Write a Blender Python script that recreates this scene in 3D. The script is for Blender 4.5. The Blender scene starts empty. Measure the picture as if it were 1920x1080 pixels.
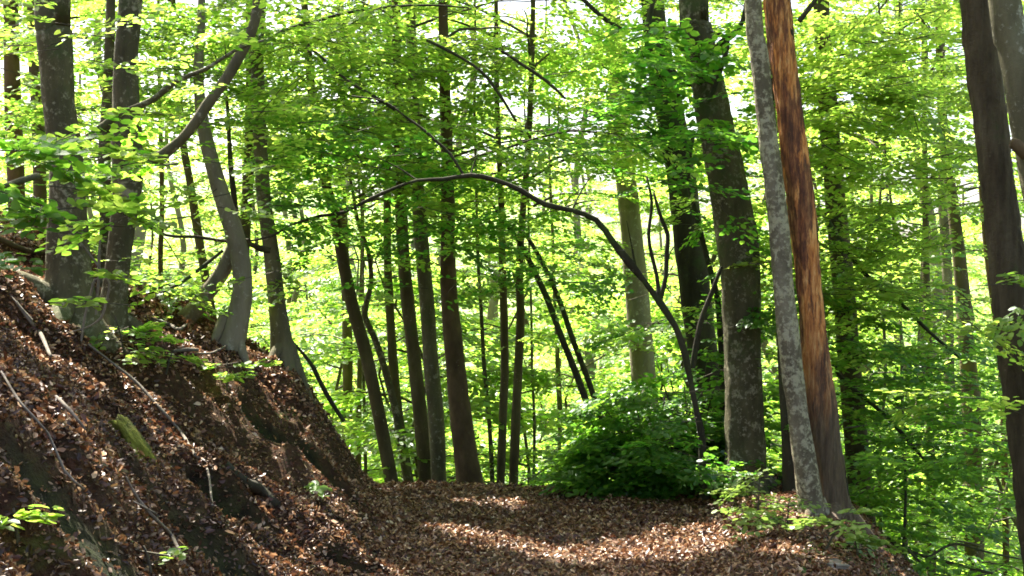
import bpy, math
import numpy as np
from mathutils import Vector

S = bpy.context.scene
C = S.collection
R = math.radians

# ------------------------------------------------------------------ camera
FPX = 2637.0                                   # focal length in pixels of a 1920 wide frame
PITCH = math.atan(60 / FPX)
CAM = np.array([0.0, 0.0, 1.6])
cd = bpy.data.cameras.new("camera")
cd.lens = FPX / 1920 * 36
cd.sensor_width = 36
cd.clip_start, cd.clip_end = 0.1, 3000
cam = bpy.data.objects.new("camera", cd)
cam.location = CAM
cam.rotation_euler = (R(90) + PITCH, 0, 0)
C.objects.link(cam)
S.camera = cam

# ------------------------------------------------------------------ light
SUN_EL, SUN_AZ = R(56), R(-34)                 # azimuth measured from +Y, negative = to the left
SUN = np.array([math.sin(SUN_AZ) * math.cos(SUN_EL), math.cos(SUN_AZ) * math.cos(SUN_EL), math.sin(SUN_EL)])
w = bpy.data.worlds.new("World")
S.world = w
w.use_nodes = True
nt = w.node_tree
sky = nt.nodes.new("ShaderNodeTexSky")
sky.sky_type = 'NISHITA'
sky.sun_disc = False
sky.sun_elevation = SUN_EL
sky.sun_rotation = SUN_AZ
sky.air_density = 1.0
sky.dust_density = 5.0
sky.ozone_density = 0.3
bg = nt.nodes["Background"]
bg.inputs[1].default_value = 0.10
nt.links.new(sky.outputs[0], bg.inputs[0])
sd = bpy.data.lights.new("sun", 'SUN')
sd.energy = 5.0
sd.angle = R(0.5)
sd.color = (1.0, 0.95, 0.85)
sun = bpy.data.objects.new("sun", sd)
sun.rotation_euler = Vector(SUN).to_track_quat('Z', 'Y').to_euler()
C.objects.link(sun)
S.view_settings.view_transform = 'Standard'
S.view_settings.look = 'None'
S.view_settings.gamma = 1
S.view_settings.exposure = 2.35
S.view_settings.use_curve_mapping = False
S.render.engine = 'CYCLES'
S.cycles.max_bounces = 7
S.cycles.diffuse_bounces = 3
S.cycles.glossy_bounces = 1
S.cycles.transmission_bounces = 4
S.cycles.use_adaptive_sampling = True
S.cycles.adaptive_threshold = 0.02
S.cycles.use_denoising = True
S.cycles.sample_clamp_indirect = 8
S.cycles.filter_width = 1.7

# ------------------------------------------------------------------ noise and terrain
def _hash(ix, iy, iz, seed):
    with np.errstate(over='ignore'):
        h = (ix.astype(np.int64) * 374761393 + iy.astype(np.int64) * 668265263 + iz.astype(np.int64) * 2147483647 + seed * 144665)
        h = (h ^ (h >> 13)) * 1274126177
        h = h ^ (h >> 16)
    return (h & 0xffff) / 65535.0

def noise3(x, y, z, seed=0):
    x, y, z = np.broadcast_arrays(np.asarray(x, float), np.asarray(y, float), np.asarray(z, float))
    fx, fy, fz = np.floor(x), np.floor(y), np.floor(z)
    u, v, q = x - fx, y - fy, z - fz
    u, v, q = u*u*(3-2*u), v*v*(3-2*v), q*q*(3-2*q)
    r = 0
    for a in (0, 1):
        for b in (0, 1):
            for c in (0, 1):
                r = r + _hash(fx+a, fy+b, fz+c, seed) * (u if a else 1-u) * (v if b else 1-v) * (q if c else 1-q)
    return r * 2 - 1

def fbm(x, y, z=0.0, oct=4, seed=0):
    r, a = 0, 1.0
    for i in range(oct):
        r = r + a * noise3(x * 2**i, y * 2**i, z * 2**i, seed + i)
        a *= .5
    return r

def smooth(a, b, t):
    t = np.clip((t - a) / (b - a), 0, 1)
    return t * t * (3 - 2 * t)

# cross profiles of the bank: y, [(x, z) ...] from the foot outwards to the left
PROF = [
    (0.0, [(-.45, 0), (-1.0, .42), (-1.8, 1.0), (-2.6, 1.5), (-4, 2.3), (-8, 4.2), (-60, 16)]),
    (5.7, [(-.60, 0), (-1.08, .50), (-1.62, 1.12), (-2.2, 1.5), (-4, 2.3), (-8, 4.2), (-60, 16)]),
    (6.5, [(-.60, 0), (-1.12, .42), (-1.80, 1.12), (-2.4, 1.45), (-4, 2.3), (-8, 4.2), (-60, 16)]),
    (7.3, [(-.62, 0), (-1.3, .28), (-2.0, .80), (-2.9, 1.30), (-4, 2.0), (-8, 4.2), (-60, 16)]),
    (8.7, [(-.75, 0), (-1.87, .68), (-2.6, 1.18), (-3.3, 1.62), (-5, 2.75), (-8, 4.2), (-60, 16)]),
    (9.5, [(-.82, 0), (-1.7, .52), (-2.5, 1.15), (-3.2, 1.72), (-5, 2.85), (-8, 4.3), (-60, 16)]),
    (10.6, [(-.95, 0), (-1.55, .72), (-2.5, 1.42), (-3.2, 1.84), (-5, 2.9), (-8, 4.3), (-60, 16)]),
    (12.4, [(-1.22, 0), (-1.52, .50), (-1.82, 1.02), (-2.6, 1.52), (-3.2, 1.80), (-4.6, 2.5), (-8, 4.0), (-60, 15)]),
    (13.4, [(-1.30, 0), (-1.6, .30), (-2.0, .70), (-2.8, 1.25), (-3.5, 1.62), (-4.8, 2.1), (-8, 3.3), (-60, 14)]),
    (17.0, [(-2.5, 0), (-3.5, .3), (-5, .9), (-8, 2.0), (-60, 12)]),
    (24.0, [(-6, 0), (-8, .5), (-12, 1.4), (-60, 9)]),
    (40.0, [(-18, 0), (-30, 2), (-60, 5)]),
]
def bank(x, y):
    zs = [np.interp(-x, [-p[0] for p in pr], [p[1] for p in pr]) for _, pr in PROF]
    zs = np.array(zs)
    ys = np.array([p[0] for p in PROF])
    k = np.clip(np.searchsorted(ys, y) - 1, 0, len(ys) - 2)
    t = np.clip((y - ys[k]) / (ys[k+1] - ys[k]), 0, 1)
    t = t * t * (3 - 2 * t)
    idx = np.arange(x.size)
    return zs[k, idx] * (1 - t) + zs[k+1, idx] * t

def foot(y):
    return np.interp(y, [p[0] for p in PROF], [p[1][0][0] for p in PROF])
def edge(y):
    return np.interp(y, [0, 8, 9.5, 10.8, 12.5, 14, 20, 40], [1.7, 1.95, 2.2, 2.6, 2.8, 3.0, 3.0, 2])

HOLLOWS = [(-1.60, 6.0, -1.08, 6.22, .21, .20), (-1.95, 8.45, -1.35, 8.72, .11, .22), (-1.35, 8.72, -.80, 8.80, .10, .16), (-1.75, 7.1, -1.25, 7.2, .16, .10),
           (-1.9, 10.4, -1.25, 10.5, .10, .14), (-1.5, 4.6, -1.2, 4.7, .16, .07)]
def hollow(x, y):
    x0, y0, x1, y1, w_, d_ = 0, 0, 0, 0, 0, 0
    dep = np.zeros(x.shape); k = np.zeros(x.shape)
    for x0, y0, x1, y1, w_, d_ in HOLLOWS:
        dx, dy = x1 - x0, y1 - y0
        t = np.clip(((x - x0) * dx + (y - y0) * dy) / (dx * dx + dy * dy), 0, 1)
        d = np.hypot(x - x0 - dx * t, y - y0 - dy * t)
        g = np.exp(-(d / w_) ** 4)
        dep = np.maximum(dep, g * d_); k = np.maximum(k, np.exp(-(d / w_ / 1.15) ** 4))
    return dep, k
def height(x, y, detail=True):
    x = np.atleast_1d(np.asarray(x, float)).ravel()
    y = np.atleast_1d(np.asarray(y, float)).ravel()
    x, y = np.broadcast_arrays(x, y)
    z = bank(x, y)
    # the crest of the path, then a falling valley side
    z = z + .05 * smooth(9, 13.0, y) - np.interp(y, [13.1, 14.5, 20, 40, 80, 400], [0, .35, 2.0, 7.0, 11.0, 11.0]) * smooth(12.9, 14.2, y)
    z = z - np.interp(x - edge(y), [0, .2, .7, 3, 30, 60], [0, .10, .62, 3.1, 15.0, 17.0]) * (1 - .6 * smooth(20, 70, y))
    z = z + .10 * np.exp(-((x - edge(y) + .35) / .35) ** 2) * (y < 13)
    z = z + smooth(70, 260, y) * 34
    f = np.clip((foot(y) - x) / .5, 0, 1)
    near = (y < 40) & (np.abs(x) < 30)
    if detail:
        z = z + f * .11 * fbm(x * 1.1, y * 1.9, 3.1, 3, 5) * (y < 30)
        g = 1 - np.abs(noise3(x * .55 + y * .15, y * 1.5, 7.7, 9))
        z = z - f * .24 * np.clip(g - .72, 0, 1) * 3 * (y < 14)
        z = z + (.025 + .03 * f) * fbm(x * 4.5, y * 4.5, 0, 3, 21) * near
        z = z + .012 * fbm(x * 17, y * 17, 0, 2, 33) * near
        z = z - .035 * np.exp(-((x - .35) / .55) ** 2) * (y < 14)
    if detail: z = z - hollow(x, y)[0]
    return z

def h1(x, y):
    return float(height([x], [y])[0])

CP, SP = math.cos(PITCH), math.sin(PITCH)
def ray(px, py):
    u, v = (px - 960) / FPX, (540 - py) / FPX
    return np.array([u, CP - v * SP, SP + v * CP])
def P(px, py, Y):                              # the world point seen at a photo pixel, at depth Y
    d = ray(px, py)
    return CAM + d * (Y / d[1])
def G(px, py, y0=3.5, y1=30):                  # the point of the ground seen at a photo pixel
    d = ray(px, py)
    ys = np.arange(y0, y1, .04)
    p = CAM[None] + d[None] * (ys / d[1])[:, None]
    below = p[:, 2] < height(p[:, 0], p[:, 1])
    i = int(np.argmax(below)) if below.any() else len(ys) - 1
    return p[i]

# ------------------------------------------------------------------ mesh helpers
class MB:
    """collects quads with a material index"""
    def __init__(self):
        self.v, self.f, self.m, self.n = [], [], [], 0
    def add(self, v, f, m=0):
        v = np.asarray(v, np.float32).reshape(-1, 3)
        f = np.asarray(f, np.int32).reshape(-1, 4)
        self.v.append(v); self.f.append(f + self.n); self.m.append(np.full(len(f), m, np.int32))
        self.n += len(v)
    def mesh(self, name, mats, smooth_=True, origin=(0, 0, 0)):
        v = np.concatenate(self.v) - np.asarray(origin, np.float32)
        f = np.concatenate(self.f); m = np.concatenate(self.m)
        me = bpy.data.meshes.new(name)
        me.vertices.add(len(v)); me.vertices.foreach_set("co", v.astype(np.float32).ravel())
        me.loops.add(f.size); me.loops.foreach_set("vertex_index", f.ravel())
        me.polygons.add(len(f))
        me.polygons.foreach_set("loop_start", np.arange(0, f.size, 4, dtype=np.int32))
        me.polygons.foreach_set("loop_total", np.full(len(f), 4, np.int32))
        me.polygons.foreach_set("material_index", m)
        if smooth_:
            me.polygons.foreach_set("use_smooth", np.ones(len(f), bool))
        for x in mats:
            me.materials.append(x)
        me.update(calc_edges=True)
        return me
    def build(self, name, mats, parent=None, origin=None, smooth_=True):
        if not isinstance(mats, (list, tuple)):
            mats = [mats]
        o0 = origin if origin is not None else ((0, 0, 0) if parent is None else tuple(parent.location))
        o = bpy.data.objects.new(name, self.mesh(name, mats, smooth_, o0))
        C.objects.link(o)
        if parent is not None:
            o.parent = parent
        else:
            o.location = o0
        return o

def empty(name, loc, label, cat, group=None):
    o = bpy.data.objects.new(name, None)
    o.location = tuple(float(a) for a in loc)
    o.empty_display_size = .2
    C.objects.link(o)
    return tag(o, label, cat, group)
def tag(o, label=None, cat=None, group=None, kind=None):
    if label: o["label"] = label
    if cat: o["category"] = cat
    if group: o["group"] = group
    if kind: o["kind"] = kind
    return o

def spline(pts, rad, step=.12):
    """Catmull-Rom through pts (n,3) with radii"""
    pts = np.asarray(pts, float); rad = np.asarray(rad, float)
    a = np.vstack([2 * pts[0] - pts[1], pts, 2 * pts[-1] - pts[-2]])
    r = np.concatenate([[rad[0]], rad, [rad[-1]]])
    out, ro = [], []
    for i in range(1, len(a) - 2):
        n = max(2, int(np.linalg.norm(a[i+1] - a[i]) / step))
        t = np.arange(n)[:, None] / n
        p0, p1, p2, p3 = a[i-1], a[i], a[i+1], a[i+2]
        out.append(.5 * ((2*p1) + (p2-p0)*t + (2*p0-5*p1+4*p2-p3)*t**2 + (3*p1-p0-3*p2+p3)*t**3))
        ro.append(r[i] + (r[i+1] - r[i]) * t[:, 0])
    out.append(a[-2][None]); ro.append([r[-2]])
    return np.vstack(out), np.concatenate(ro)

def frames(p):
    t = np.gradient(p, axis=0)
    t /= np.linalg.norm(t, axis=1)[:, None] + 1e-9
    ref = np.array([0., 1., 0.]) if abs(t[0][1]) < .8 else np.array([1., 0., 0.])
    n = np.zeros_like(p)
    n0 = ref - t[0] * ref.dot(t[0])
    for i in range(len(p)):
        n0 = n0 - t[i] * n0.dot(t[i])
        n0 = n0 / (np.linalg.norm(n0) + 1e-9)
        n[i] = n0
    return t, n, np.cross(t, n)

def tube(mb, pts, rad, sides=8, step=.12, rough=0.0, seed=0, mat=0, taper_end=True, raw=False, fib=0.0, sector=None):
    p, r = (np.asarray(pts, float), np.asarray(rad, float)) if raw else spline(pts, rad, step)
    t, n, b = frames(p)
    a = np.arange(sides) / sides * 2 * math.pi
    ca, sa = np.cos(a), np.sin(a)
    rr = np.repeat(r[:, None], sides, 1)
    if rough:
        q = p[:, None] + (n[:, None] * ca[None, :, None] + b[:, None] * sa[None, :, None]) * r.mean()
        nz = fbm(q[..., 0] * 7, q[..., 1] * 7, q[..., 2] * 2.2, 3, seed)
        nz2 = fbm(q[..., 0] * 22, q[..., 1] * 22, q[..., 2] * 6, 2, seed + 7)
        rr = rr * (1 + rough * nz + rough * .4 * nz2)
        if fib:
            rr = rr * (1 - fib * np.clip(np.abs(fbm(q[..., 0] * 38, q[..., 1] * 38, q[..., 2] * 1.6, 2, seed + 3)) * 1.6 - .1, 0, 1) ** .6 + fib * .5)
        if sector:                              # a slab of bark left on one side, with a torn edge
            a0, hw, lift = sector
            da = np.abs((a[None] - a0 + math.pi) % (2 * math.pi) - math.pi) * np.ones_like(rr)
            edge_ = hw + .35 * fbm(q[..., 2] * 1.3, 2.2, 0, 3, seed + 9) + .25 * fbm(q[..., 2] * 9, 0, 0, 2, seed + 19)
            rr = np.where(da < edge_, rr * lift, rr * .82)
    v = p[:, None] + (n[:, None] * ca[None, :, None] + b[:, None] * sa[None, :, None]) * rr[..., None]
    if taper_end:
        v = np.concatenate([v, np.repeat(p[-1][None, None], sides, 1)], 0)
    k = len(v)
    i = np.arange(k - 1)[:, None] * sides; j = np.arange(sides)[None]
    j2 = (j + 1) % sides
    f = np.stack([i + j, i + j2, i + sides + j2, i + sides + j], -1)
    mb.add(v, f, mat)
    return p, r

# ------------------------------------------------------------------ materials
def newmat(name):
    m = bpy.data.materials.new(name); m.use_nodes = True
    m.node_tree.nodes.clear()
    return m, m.node_tree
def N(t, kind, **kw):
    n = t.nodes.new(kind)
    for k, v in kw.items():
        if k.startswith("i_"):
            n.inputs[int(k[2:])].default_value = v
        else:
            setattr(n, k, v)
    return n
def ramp(t, fac, stops):
    n = t.nodes.new("ShaderNodeValToRGB")
    e = n.color_ramp.elements
    while len(e) < len(stops):
        e.new(.5)
    for q, (p_, c) in zip(e, stops):
        q.position = p_; q.color = (*c, 1)
    t.links.new(fac, n.inputs[0])
    return n.outputs[0]
def mixc(t, fac, a, b, mode='MIX'):
    n = t.nodes.new("ShaderNodeMix"); n.data_type = 'RGBA'; n.blend_type = mode
    if isinstance(fac, (int, float)): n.inputs[0].default_value = fac
    else: t.links.new(fac, n.inputs[0])
    for k, q in ((6, a), (7, b)):
        if isinstance(q, tuple): n.inputs[k].default_value = (*q, 1)
        else: t.links.new(q, n.inputs[k])
    return n.outputs[2]
def coords(t, scale, kind="Object"):
    tc = t.nodes.new("ShaderNodeTexCoord"); mp = t.nodes.new("ShaderNodeMapping")
    mp.inputs["Scale"].default_value = scale
    t.links.new(tc.outputs[kind], mp.inputs[0])
    return mp.outputs[0]
def tex(t, vec, scale, detail=5, rough=.6, kind="ShaderNodeTexNoise"):
    n = t.nodes.new(kind)
    n.inputs["Scale"].default_value = scale
    if kind == "ShaderNodeTexNoise":
        n.inputs["Detail"].default_value = detail; n.inputs["Roughness"].default_value = rough
    t.links.new(vec, n.inputs["Vector"])
    return n

def leaf_material(name, dark, light, trans_dark, trans_light, mixf=.55):
    m, t = newmat(name)
    geo = N(t, "ShaderNodeNewGeometry"); oi = N(t, "ShaderNodeObjectInfo")
    a = N(t, "ShaderNodeMath", operation='MULTIPLY', i_1=.72); t.links.new(geo.outputs["Random Per Island"], a.inputs[0])
    b = N(t, "ShaderNodeMath", operation='MULTIPLY_ADD', i_1=.28); t.links.new(oi.outputs["Random"], b.inputs[0]); t.links.new(a.outputs[0], b.inputs[2])
    cdif = ramp(t, b.outputs[0], [(0, dark), (1, light)])
    ctr = ramp(t, b.outputs[0], [(0, trans_dark), (1, trans_light)])
    d = N(t, "ShaderNodeBsdfDiffuse"); tr = N(t, "ShaderNodeBsdfTranslucent"); g = N(t, "ShaderNodeBsdfGlossy")
    g.inputs["Roughness"].default_value = .42; g.inputs["Color"].default_value = (.9, .95, .9, 1)
    t.links.new(cdif, d.inputs[0]); t.links.new(ctr, tr.inputs[0])
    mx = N(t, "ShaderNodeMixShader"); mx.inputs[0].default_value = mixf
    t.links.new(d.outputs[0], mx.inputs[1]); t.links.new(tr.outputs[0], mx.inputs[2])
    m2 = N(t, "ShaderNodeMixShader"); m2.inputs[0].default_value = .045
    t.links.new(mx.outputs[0], m2.inputs[1]); t.links.new(g.outputs[0], m2.inputs[2])
    o = N(t, "ShaderNodeOutputMaterial"); t.links.new(m2.outputs[0], o.inputs[0])
    return m

def bark_material(name, c0, c1, c2, spot, spot_lo=.56, spot_hi=.66, moss=(.05, .075, .02), moss_amt=.35, bump=.5, sc=1.0, stretch=.3):
    m, t = newmat(name)
    v = coords(t, (1 * sc, 1 * sc, stretch * sc))
    n1 = tex(t, v, 6, 8, .65)
    base = ramp(t, n1.outputs[0], [(.3, c0), (.52, c1), (.72, c2)])
    v2 = coords(t, (1, 1, 1))
    n2 = tex(t, v2, 24, 6, .68)
    n3 = tex(t, v2, 5.0, 3, .5)
    mm = N(t, "ShaderNodeMath", operation='MULTIPLY_ADD', i_1=.35); t.links.new(n3.outputs[0], mm.inputs[0]); 
    ms = N(t, "ShaderNodeMath", operation='MULTIPLY', i_1=.72); t.links.new(n2.outputs[0], ms.inputs[0]); t.links.new(ms.outputs[0], mm.inputs[2])
    sp = ramp(t, mm.outputs[0], [(spot_lo, (0, 0, 0)), (spot_hi, (1, 1, 1))])
    col = mixc(t, sp, base, spot)
    n4 = tex(t, v2, 1.7, 6, .7)
    mo = ramp(t, n4.outputs[0], [(.62 - .25 * moss_amt, (0, 0, 0)), (.78 - .25 * moss_amt, (1, 1, 1))])
    col = mixc(t, mo, col, moss)
    p = N(t, "ShaderNodeBsdfPrincipled"); p.inputs["Roughness"].default_value = .9
    p.inputs["Specular IOR Level"].default_value = .25
    t.links.new(col, p.inputs["Base Color"])
    bp = N(t, "ShaderNodeBump"); bp.inputs["Strength"].default_value = bump; bp.inputs["Distance"].default_value = .02
    ad = N(t, "ShaderNodeMath", operation='ADD'); t.links.new(n1.outputs[0], ad.inputs[0]); t.links.new(n2.outputs[0], ad.inputs[1])
    t.links.new(ad.outputs[0], bp.inputs["Height"]); t.links.new(bp.outputs[0], p.inputs["Normal"])
    o = N(t, "ShaderNodeOutputMaterial"); t.links.new(p.outputs[0], o.inputs[0])
    return m

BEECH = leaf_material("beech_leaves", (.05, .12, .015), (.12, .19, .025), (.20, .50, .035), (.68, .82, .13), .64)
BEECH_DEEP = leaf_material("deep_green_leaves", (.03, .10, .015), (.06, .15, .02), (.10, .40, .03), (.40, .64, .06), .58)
BEECH_PALE = leaf_material("pale_sapling_leaves", (.12, .20, .03), (.20, .27, .06), (.22, .38, .05), (.45, .60, .12), .45)
B_DARK = bark_material("dark_beech_bark", (.036, .030, .014), (.075, .065, .032), (.125, .11, .056), (.25, .225, .15), .56, .66)
B_GREY = bark_material("grey_beech_bark", (.06, .052, .027), (.115, .10, .055), (.17, .15, .085), (.30, .28, .20), .60, .68, moss_amt=.2)
B_PALE = bark_material("pale_beech_bark", (.12, .10, .065), (.20, .17, .11), (.27, .235, .16), (.38, .35, .26), .6, .7, moss_amt=.15)
B_BROWN = bark_material("reddish_brown_bark", (.045, .028, .013), (.088, .056, .026), (.14, .092, .045), (.2, .15, .11), .66, .74, moss_amt=.1, stretch=.5)
B_OLIVE = bark_material("olive_brown_bark", (.045, .033, .015), (.085, .066, .031), (.13, .105, .055), (.22, .19, .12), .64, .72, moss_amt=.25)
B_LICHEN = bark_material("lichen_bark", (.075, .058, .036), (.15, .122, .078), (.24, .20, .135), (.38, .34, .225), .515, .60, moss_amt=.0, bump=.9)
B_FURROW = bark_material("dark_furrowed_bark", (.035, .025, .013), (.078, .058, .032), (.12, .095, .055), (.16, .13, .08), .66, .75, moss_amt=.0, bump=1.0, stretch=.22, sc=1.6)
B_MOSSY = bark_material("mossy_dark_bark", (.022, .018, .011), (.042, .036, .021), (.07, .062, .036), (.12, .12, .085), .63, .70, moss_amt=.4)
TWIG = bark_material("twig_bark", (.04, .033, .022), (.07, .06, .04), (.11, .10, .07), (.2, .2, .15), .62, .7, moss_amt=.1)
DEADWOOD = bark_material("dead_stick_bark", (.08, .065, .05), (.15, .125, .095), (.24, .205, .16), (.34, .30, .25), .6, .7, moss_amt=.0)

def rotten_material():
    m, t = newmat("barkless_orange_wood")
    v = coords(t, (1, 1, .13)); v2 = coords(t, (1, 1, .45)); v3 = coords(t, (1, 1, 1))
    n1 = tex(t, v, 34, 8, .75); n2 = tex(t, v2, 6.5, 6, .7); n3 = tex(t, v3, 1.1, 2, .5)
    fib = ramp(t, n1.outputs[0], [(.36, (.07, .022, .010)), (.47, (.20, .062, .022)), (.56, (.42, .15, .045)), (.68, (.66, .33, .13))])
    darkp = ramp(t, n2.outputs[0], [(.36, (1, 1, 1)), (.60, (0, 0, 0))])
    col = mixc(t, darkp, fib, (.07, .024, .012))
    v4 = coords(t, (1, 1, .2)); n5 = tex(t, v4, 9, 6, .65)
    om = ramp(t, n5.outputs[0], [(.50, (0, 0, 0)), (.56, (1, 1, 1))])
    bright = ramp(t, n1.outputs[0], [(.36, (.30, .08, .018)), (.5, (.66, .24, .055)), (.64, (.90, .52, .20))])
    col = mixc(t, om, col, bright)
    # weathered grey-brown wood near the base (object space, the origin is at the foot)
    tc = N(t, "ShaderNodeTexCoord"); sx = N(t, "ShaderNodeSeparateXYZ"); t.links.new(tc.outputs["Object"], sx.inputs[0])
    q = N(t, "ShaderNodeMath", operation='MULTIPLY_ADD', i_1=.8); t.links.new(n2.outputs[0], q.inputs[0]); t.links.new(sx.outputs[2], q.inputs[2])
    lo = ramp(t, q.outputs[0], [(.0, (1, 1, 1)), (1.0, (0, 0, 0))])
    mr = N(t, "ShaderNodeMapRange"); mr.inputs[1].default_value = 1.15; mr.inputs[2].default_value = 2.1; mr.inputs[3].default_value = 1; mr.inputs[4].default_value = 0
    t.links.new(q.outputs[0], mr.inputs[0])
    greyc = ramp(t, n1.outputs[0], [(.35, (.055, .034, .016)), (.7, (.18, .12, .065))])
    col = mixc(t, mr.outputs[0], col, greyc)
    p = N(t, "ShaderNodeBsdfPrincipled"); p.inputs["Roughness"].default_value = .75
    t.links.new(col, p.inputs["Base Color"])
    bp = N(t, "ShaderNodeBump"); bp.inputs["Strength"].default_value = .9; bp.inputs["Distance"].default_value = .02
    t.links.new(n1.outputs[0], bp.inputs["Height"]); t.links.new(bp.outputs[0], p.inputs["Normal"])
    o = N(t, "ShaderNodeOutputMaterial"); t.links.new(p.outputs[0], o.inputs[0])
    return m
ROTTEN = rotten_material()

def soil_material(name, a, b, c, moss_lo=.62, moss=(.07, .085, .018)):
    m, t = newmat(name)
    v = coords(t, (1, 1, 1))
    n1 = tex(t, v, 9, 8, .7); n2 = tex(t, v, 55, 4, .7); n3 = tex(t, v, 1.3, 5, .65)
    vo = t.nodes.new("ShaderNodeTexVoronoi"); vo.inputs["Scale"].default_value = 30; t.links.new(v, vo.inputs["Vector"])
    base = ramp(t, n1.outputs[0], [(.32, a), (.5, b), (.68, c)])
    col = mixc(t, .45, base, vo.outputs["Color"], 'MULTIPLY')
    col = mixc(t, .5, col, base)
    mo = ramp(t, n3.outputs[0], [(moss_lo, (0, 0, 0)), (moss_lo + .08, (1, 1, 1))])
    col = mixc(t, mo, col, moss)
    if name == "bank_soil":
        dm = N(t, "ShaderNodeAttribute", attribute_name="hollow_dark")
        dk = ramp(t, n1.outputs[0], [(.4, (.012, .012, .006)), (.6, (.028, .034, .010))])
        col = mixc(t, dm.outputs["Fac"], col, dk)  # near-black green tone mixed in within the hollows
    p = N(t, "ShaderNodeBsdfPrincipled"); p.inputs["Roughness"].default_value = .95
    p.inputs["Specular IOR Level"].default_value = .15
    t.links.new(col, p.inputs["Base Color"])
    bp = N(t, "ShaderNodeBump"); bp.inputs["Strength"].default_value = .9; bp.inputs["Distance"].default_value = .03
    ad = N(t, "ShaderNodeMath", operation='ADD'); t.links.new(n1.outputs[0], ad.inputs[0]); t.links.new(n2.outputs[0], ad.inputs[1])
    t.links.new(ad.outputs[0], bp.inputs["Height"]); t.links.new(bp.outputs[0], p.inputs["Normal"])
    o = N(t, "ShaderNodeOutputMaterial"); t.links.new(p.outputs[0], o.inputs[0])
    return m
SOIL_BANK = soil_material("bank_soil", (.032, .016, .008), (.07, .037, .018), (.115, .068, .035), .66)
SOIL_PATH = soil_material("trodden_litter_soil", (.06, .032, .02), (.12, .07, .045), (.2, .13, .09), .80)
SOIL_WOOD = soil_material("forest_floor_soil", (.05, .035, .02), (.10, .08, .04), (.13, .15, .05), .5, (.08, .16, .03))

def simple_mat(name, col, rough=.8):
    m, t = newmat(name)
    v = coords(t, (1, 1, 1)); n = tex(t, v, .35, 6, .6)
    c = ramp(t, n.outputs[0], [(.35, tuple(x * .7 for x in col)), (.65, tuple(min(1, x * 1.3) for x in col))])
    p = N(t, "ShaderNodeBsdfPrincipled"); p.inputs["Roughness"].default_value = rough
    t.links.new(c, p.inputs["Base Color"])
    o = N(t, "ShaderNodeOutputMaterial"); t.links.new(p.outputs[0], o.inputs[0])
    return m
MEADOW = simple_mat("valley_grass", (.17, .27, .04))

def litter_material():
    m, t = newmat("dry_beech_leaves")
    geo = N(t, "ShaderNodeNewGeometry")
    c = ramp(t, geo.outputs["Random Per Island"], [(0, (.05, .016, .007)), (.35, (.12, .045, .020)), (.65, (.25, .115, .05)), (.86, (.44, .25, .13)), (1, (.64, .46, .31))])
    d = N(t, "ShaderNodeBsdfPrincipled"); d.inputs["Roughness"].default_value = .42; t.links.new(c, d.inputs["Base Color"])
    d.inputs["Specular IOR Level"].default_value = .5
    tr = N(t, "ShaderNodeBsdfTranslucent"); t.links.new(c, tr.inputs[0])
    mx = N(t, "ShaderNodeMixShader"); mx.inputs[0].default_value = .28
    t.links.new(d.outputs[0], mx.inputs[1]); t.links.new(tr.outputs[0], mx.inputs[2])
    o = N(t, "ShaderNodeOutputMaterial"); t.links.new(mx.outputs[0], o.inputs[0])
    return m
LITTER = litter_material()
DEBRIS = litter_material()
DEBRIS.name = "dark_leaf_mould"
for n_ in DEBRIS.node_tree.nodes:
    if n_.type == 'VALTORGB':
        for e_, c_ in zip(n_.color_ramp.elements, [(.03, .013, .006), (.068, .030, .014), (.115, .055, .024), (.15, .09, .035), (.27, .165, .09)]):
            e_.color = (*c_, 1)

# ------------------------------------------------------------------ ground, path, bank
def graded(lims):
    out = []
    for a, b, s in lims:
        out.append(np.arange(a, b, s))
    return np.unique(np.round(np.concatenate(out), 4))
gx = graded([(-400, -60, 40), (-60, -12, 4), (-12, -5, .5), (-5, 4, .035), (4, 12, .5), (12, 60, 4), (60, 401, 40)])
gy = graded([(-40, 0, 5), (0, 3.5, .5), (3.5, 14.5, .035), (14.5, 24, .4), (24, 80, 3), (80, 601, 30)])
X, Y = np.meshgrid(gx, gy)
Z = height(X, Y).reshape(X.shape)
V = np.stack([X, Y, Z], -1).reshape(-1, 3)
ny, nx = X.shape
ii, jj = np.meshgrid(np.arange(ny - 1), np.arange(nx - 1), indexing='ij')
F = np.stack([ii * nx + jj, ii * nx + jj + 1, (ii + 1) * nx + jj + 1, (ii + 1) * nx + jj], -1).reshape(-1, 4)
cxy = V[F].mean(1)
fx = foot(cxy[:, 1]); ex = edge(cxy[:, 1])
inpath = (cxy[:, 0] > fx) & (cxy[:, 0] < ex - .3) & (cxy[:, 1] < 14.5) & (cxy[:, 1] > -40)
inbank = (cxy[:, 0] <= fx) & (cxy[:, 1] < 18) & (cxy[:, 0] > -14) & (cxy[:, 1] > -3)
far = (cxy[:, 1] > 55) 
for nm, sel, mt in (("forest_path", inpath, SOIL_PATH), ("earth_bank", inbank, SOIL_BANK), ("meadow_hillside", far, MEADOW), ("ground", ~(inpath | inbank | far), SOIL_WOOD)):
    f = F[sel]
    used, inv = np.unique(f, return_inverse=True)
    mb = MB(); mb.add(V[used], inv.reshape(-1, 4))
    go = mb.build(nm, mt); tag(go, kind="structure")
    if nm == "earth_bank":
        at_ = go.data.attributes.new("hollow_dark", 'FLOAT', 'POINT')
        vv = V[used]; at_.data.foreach_set("value", hollow(vv[:, 0] + .03 * fbm(vv[:, 0] * 8, vv[:, 1] * 8), vv[:, 1] + .03 * fbm(vv[:, 0] * 8, vv[:, 1] * 8, 5))[1].astype(np.float32))

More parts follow.
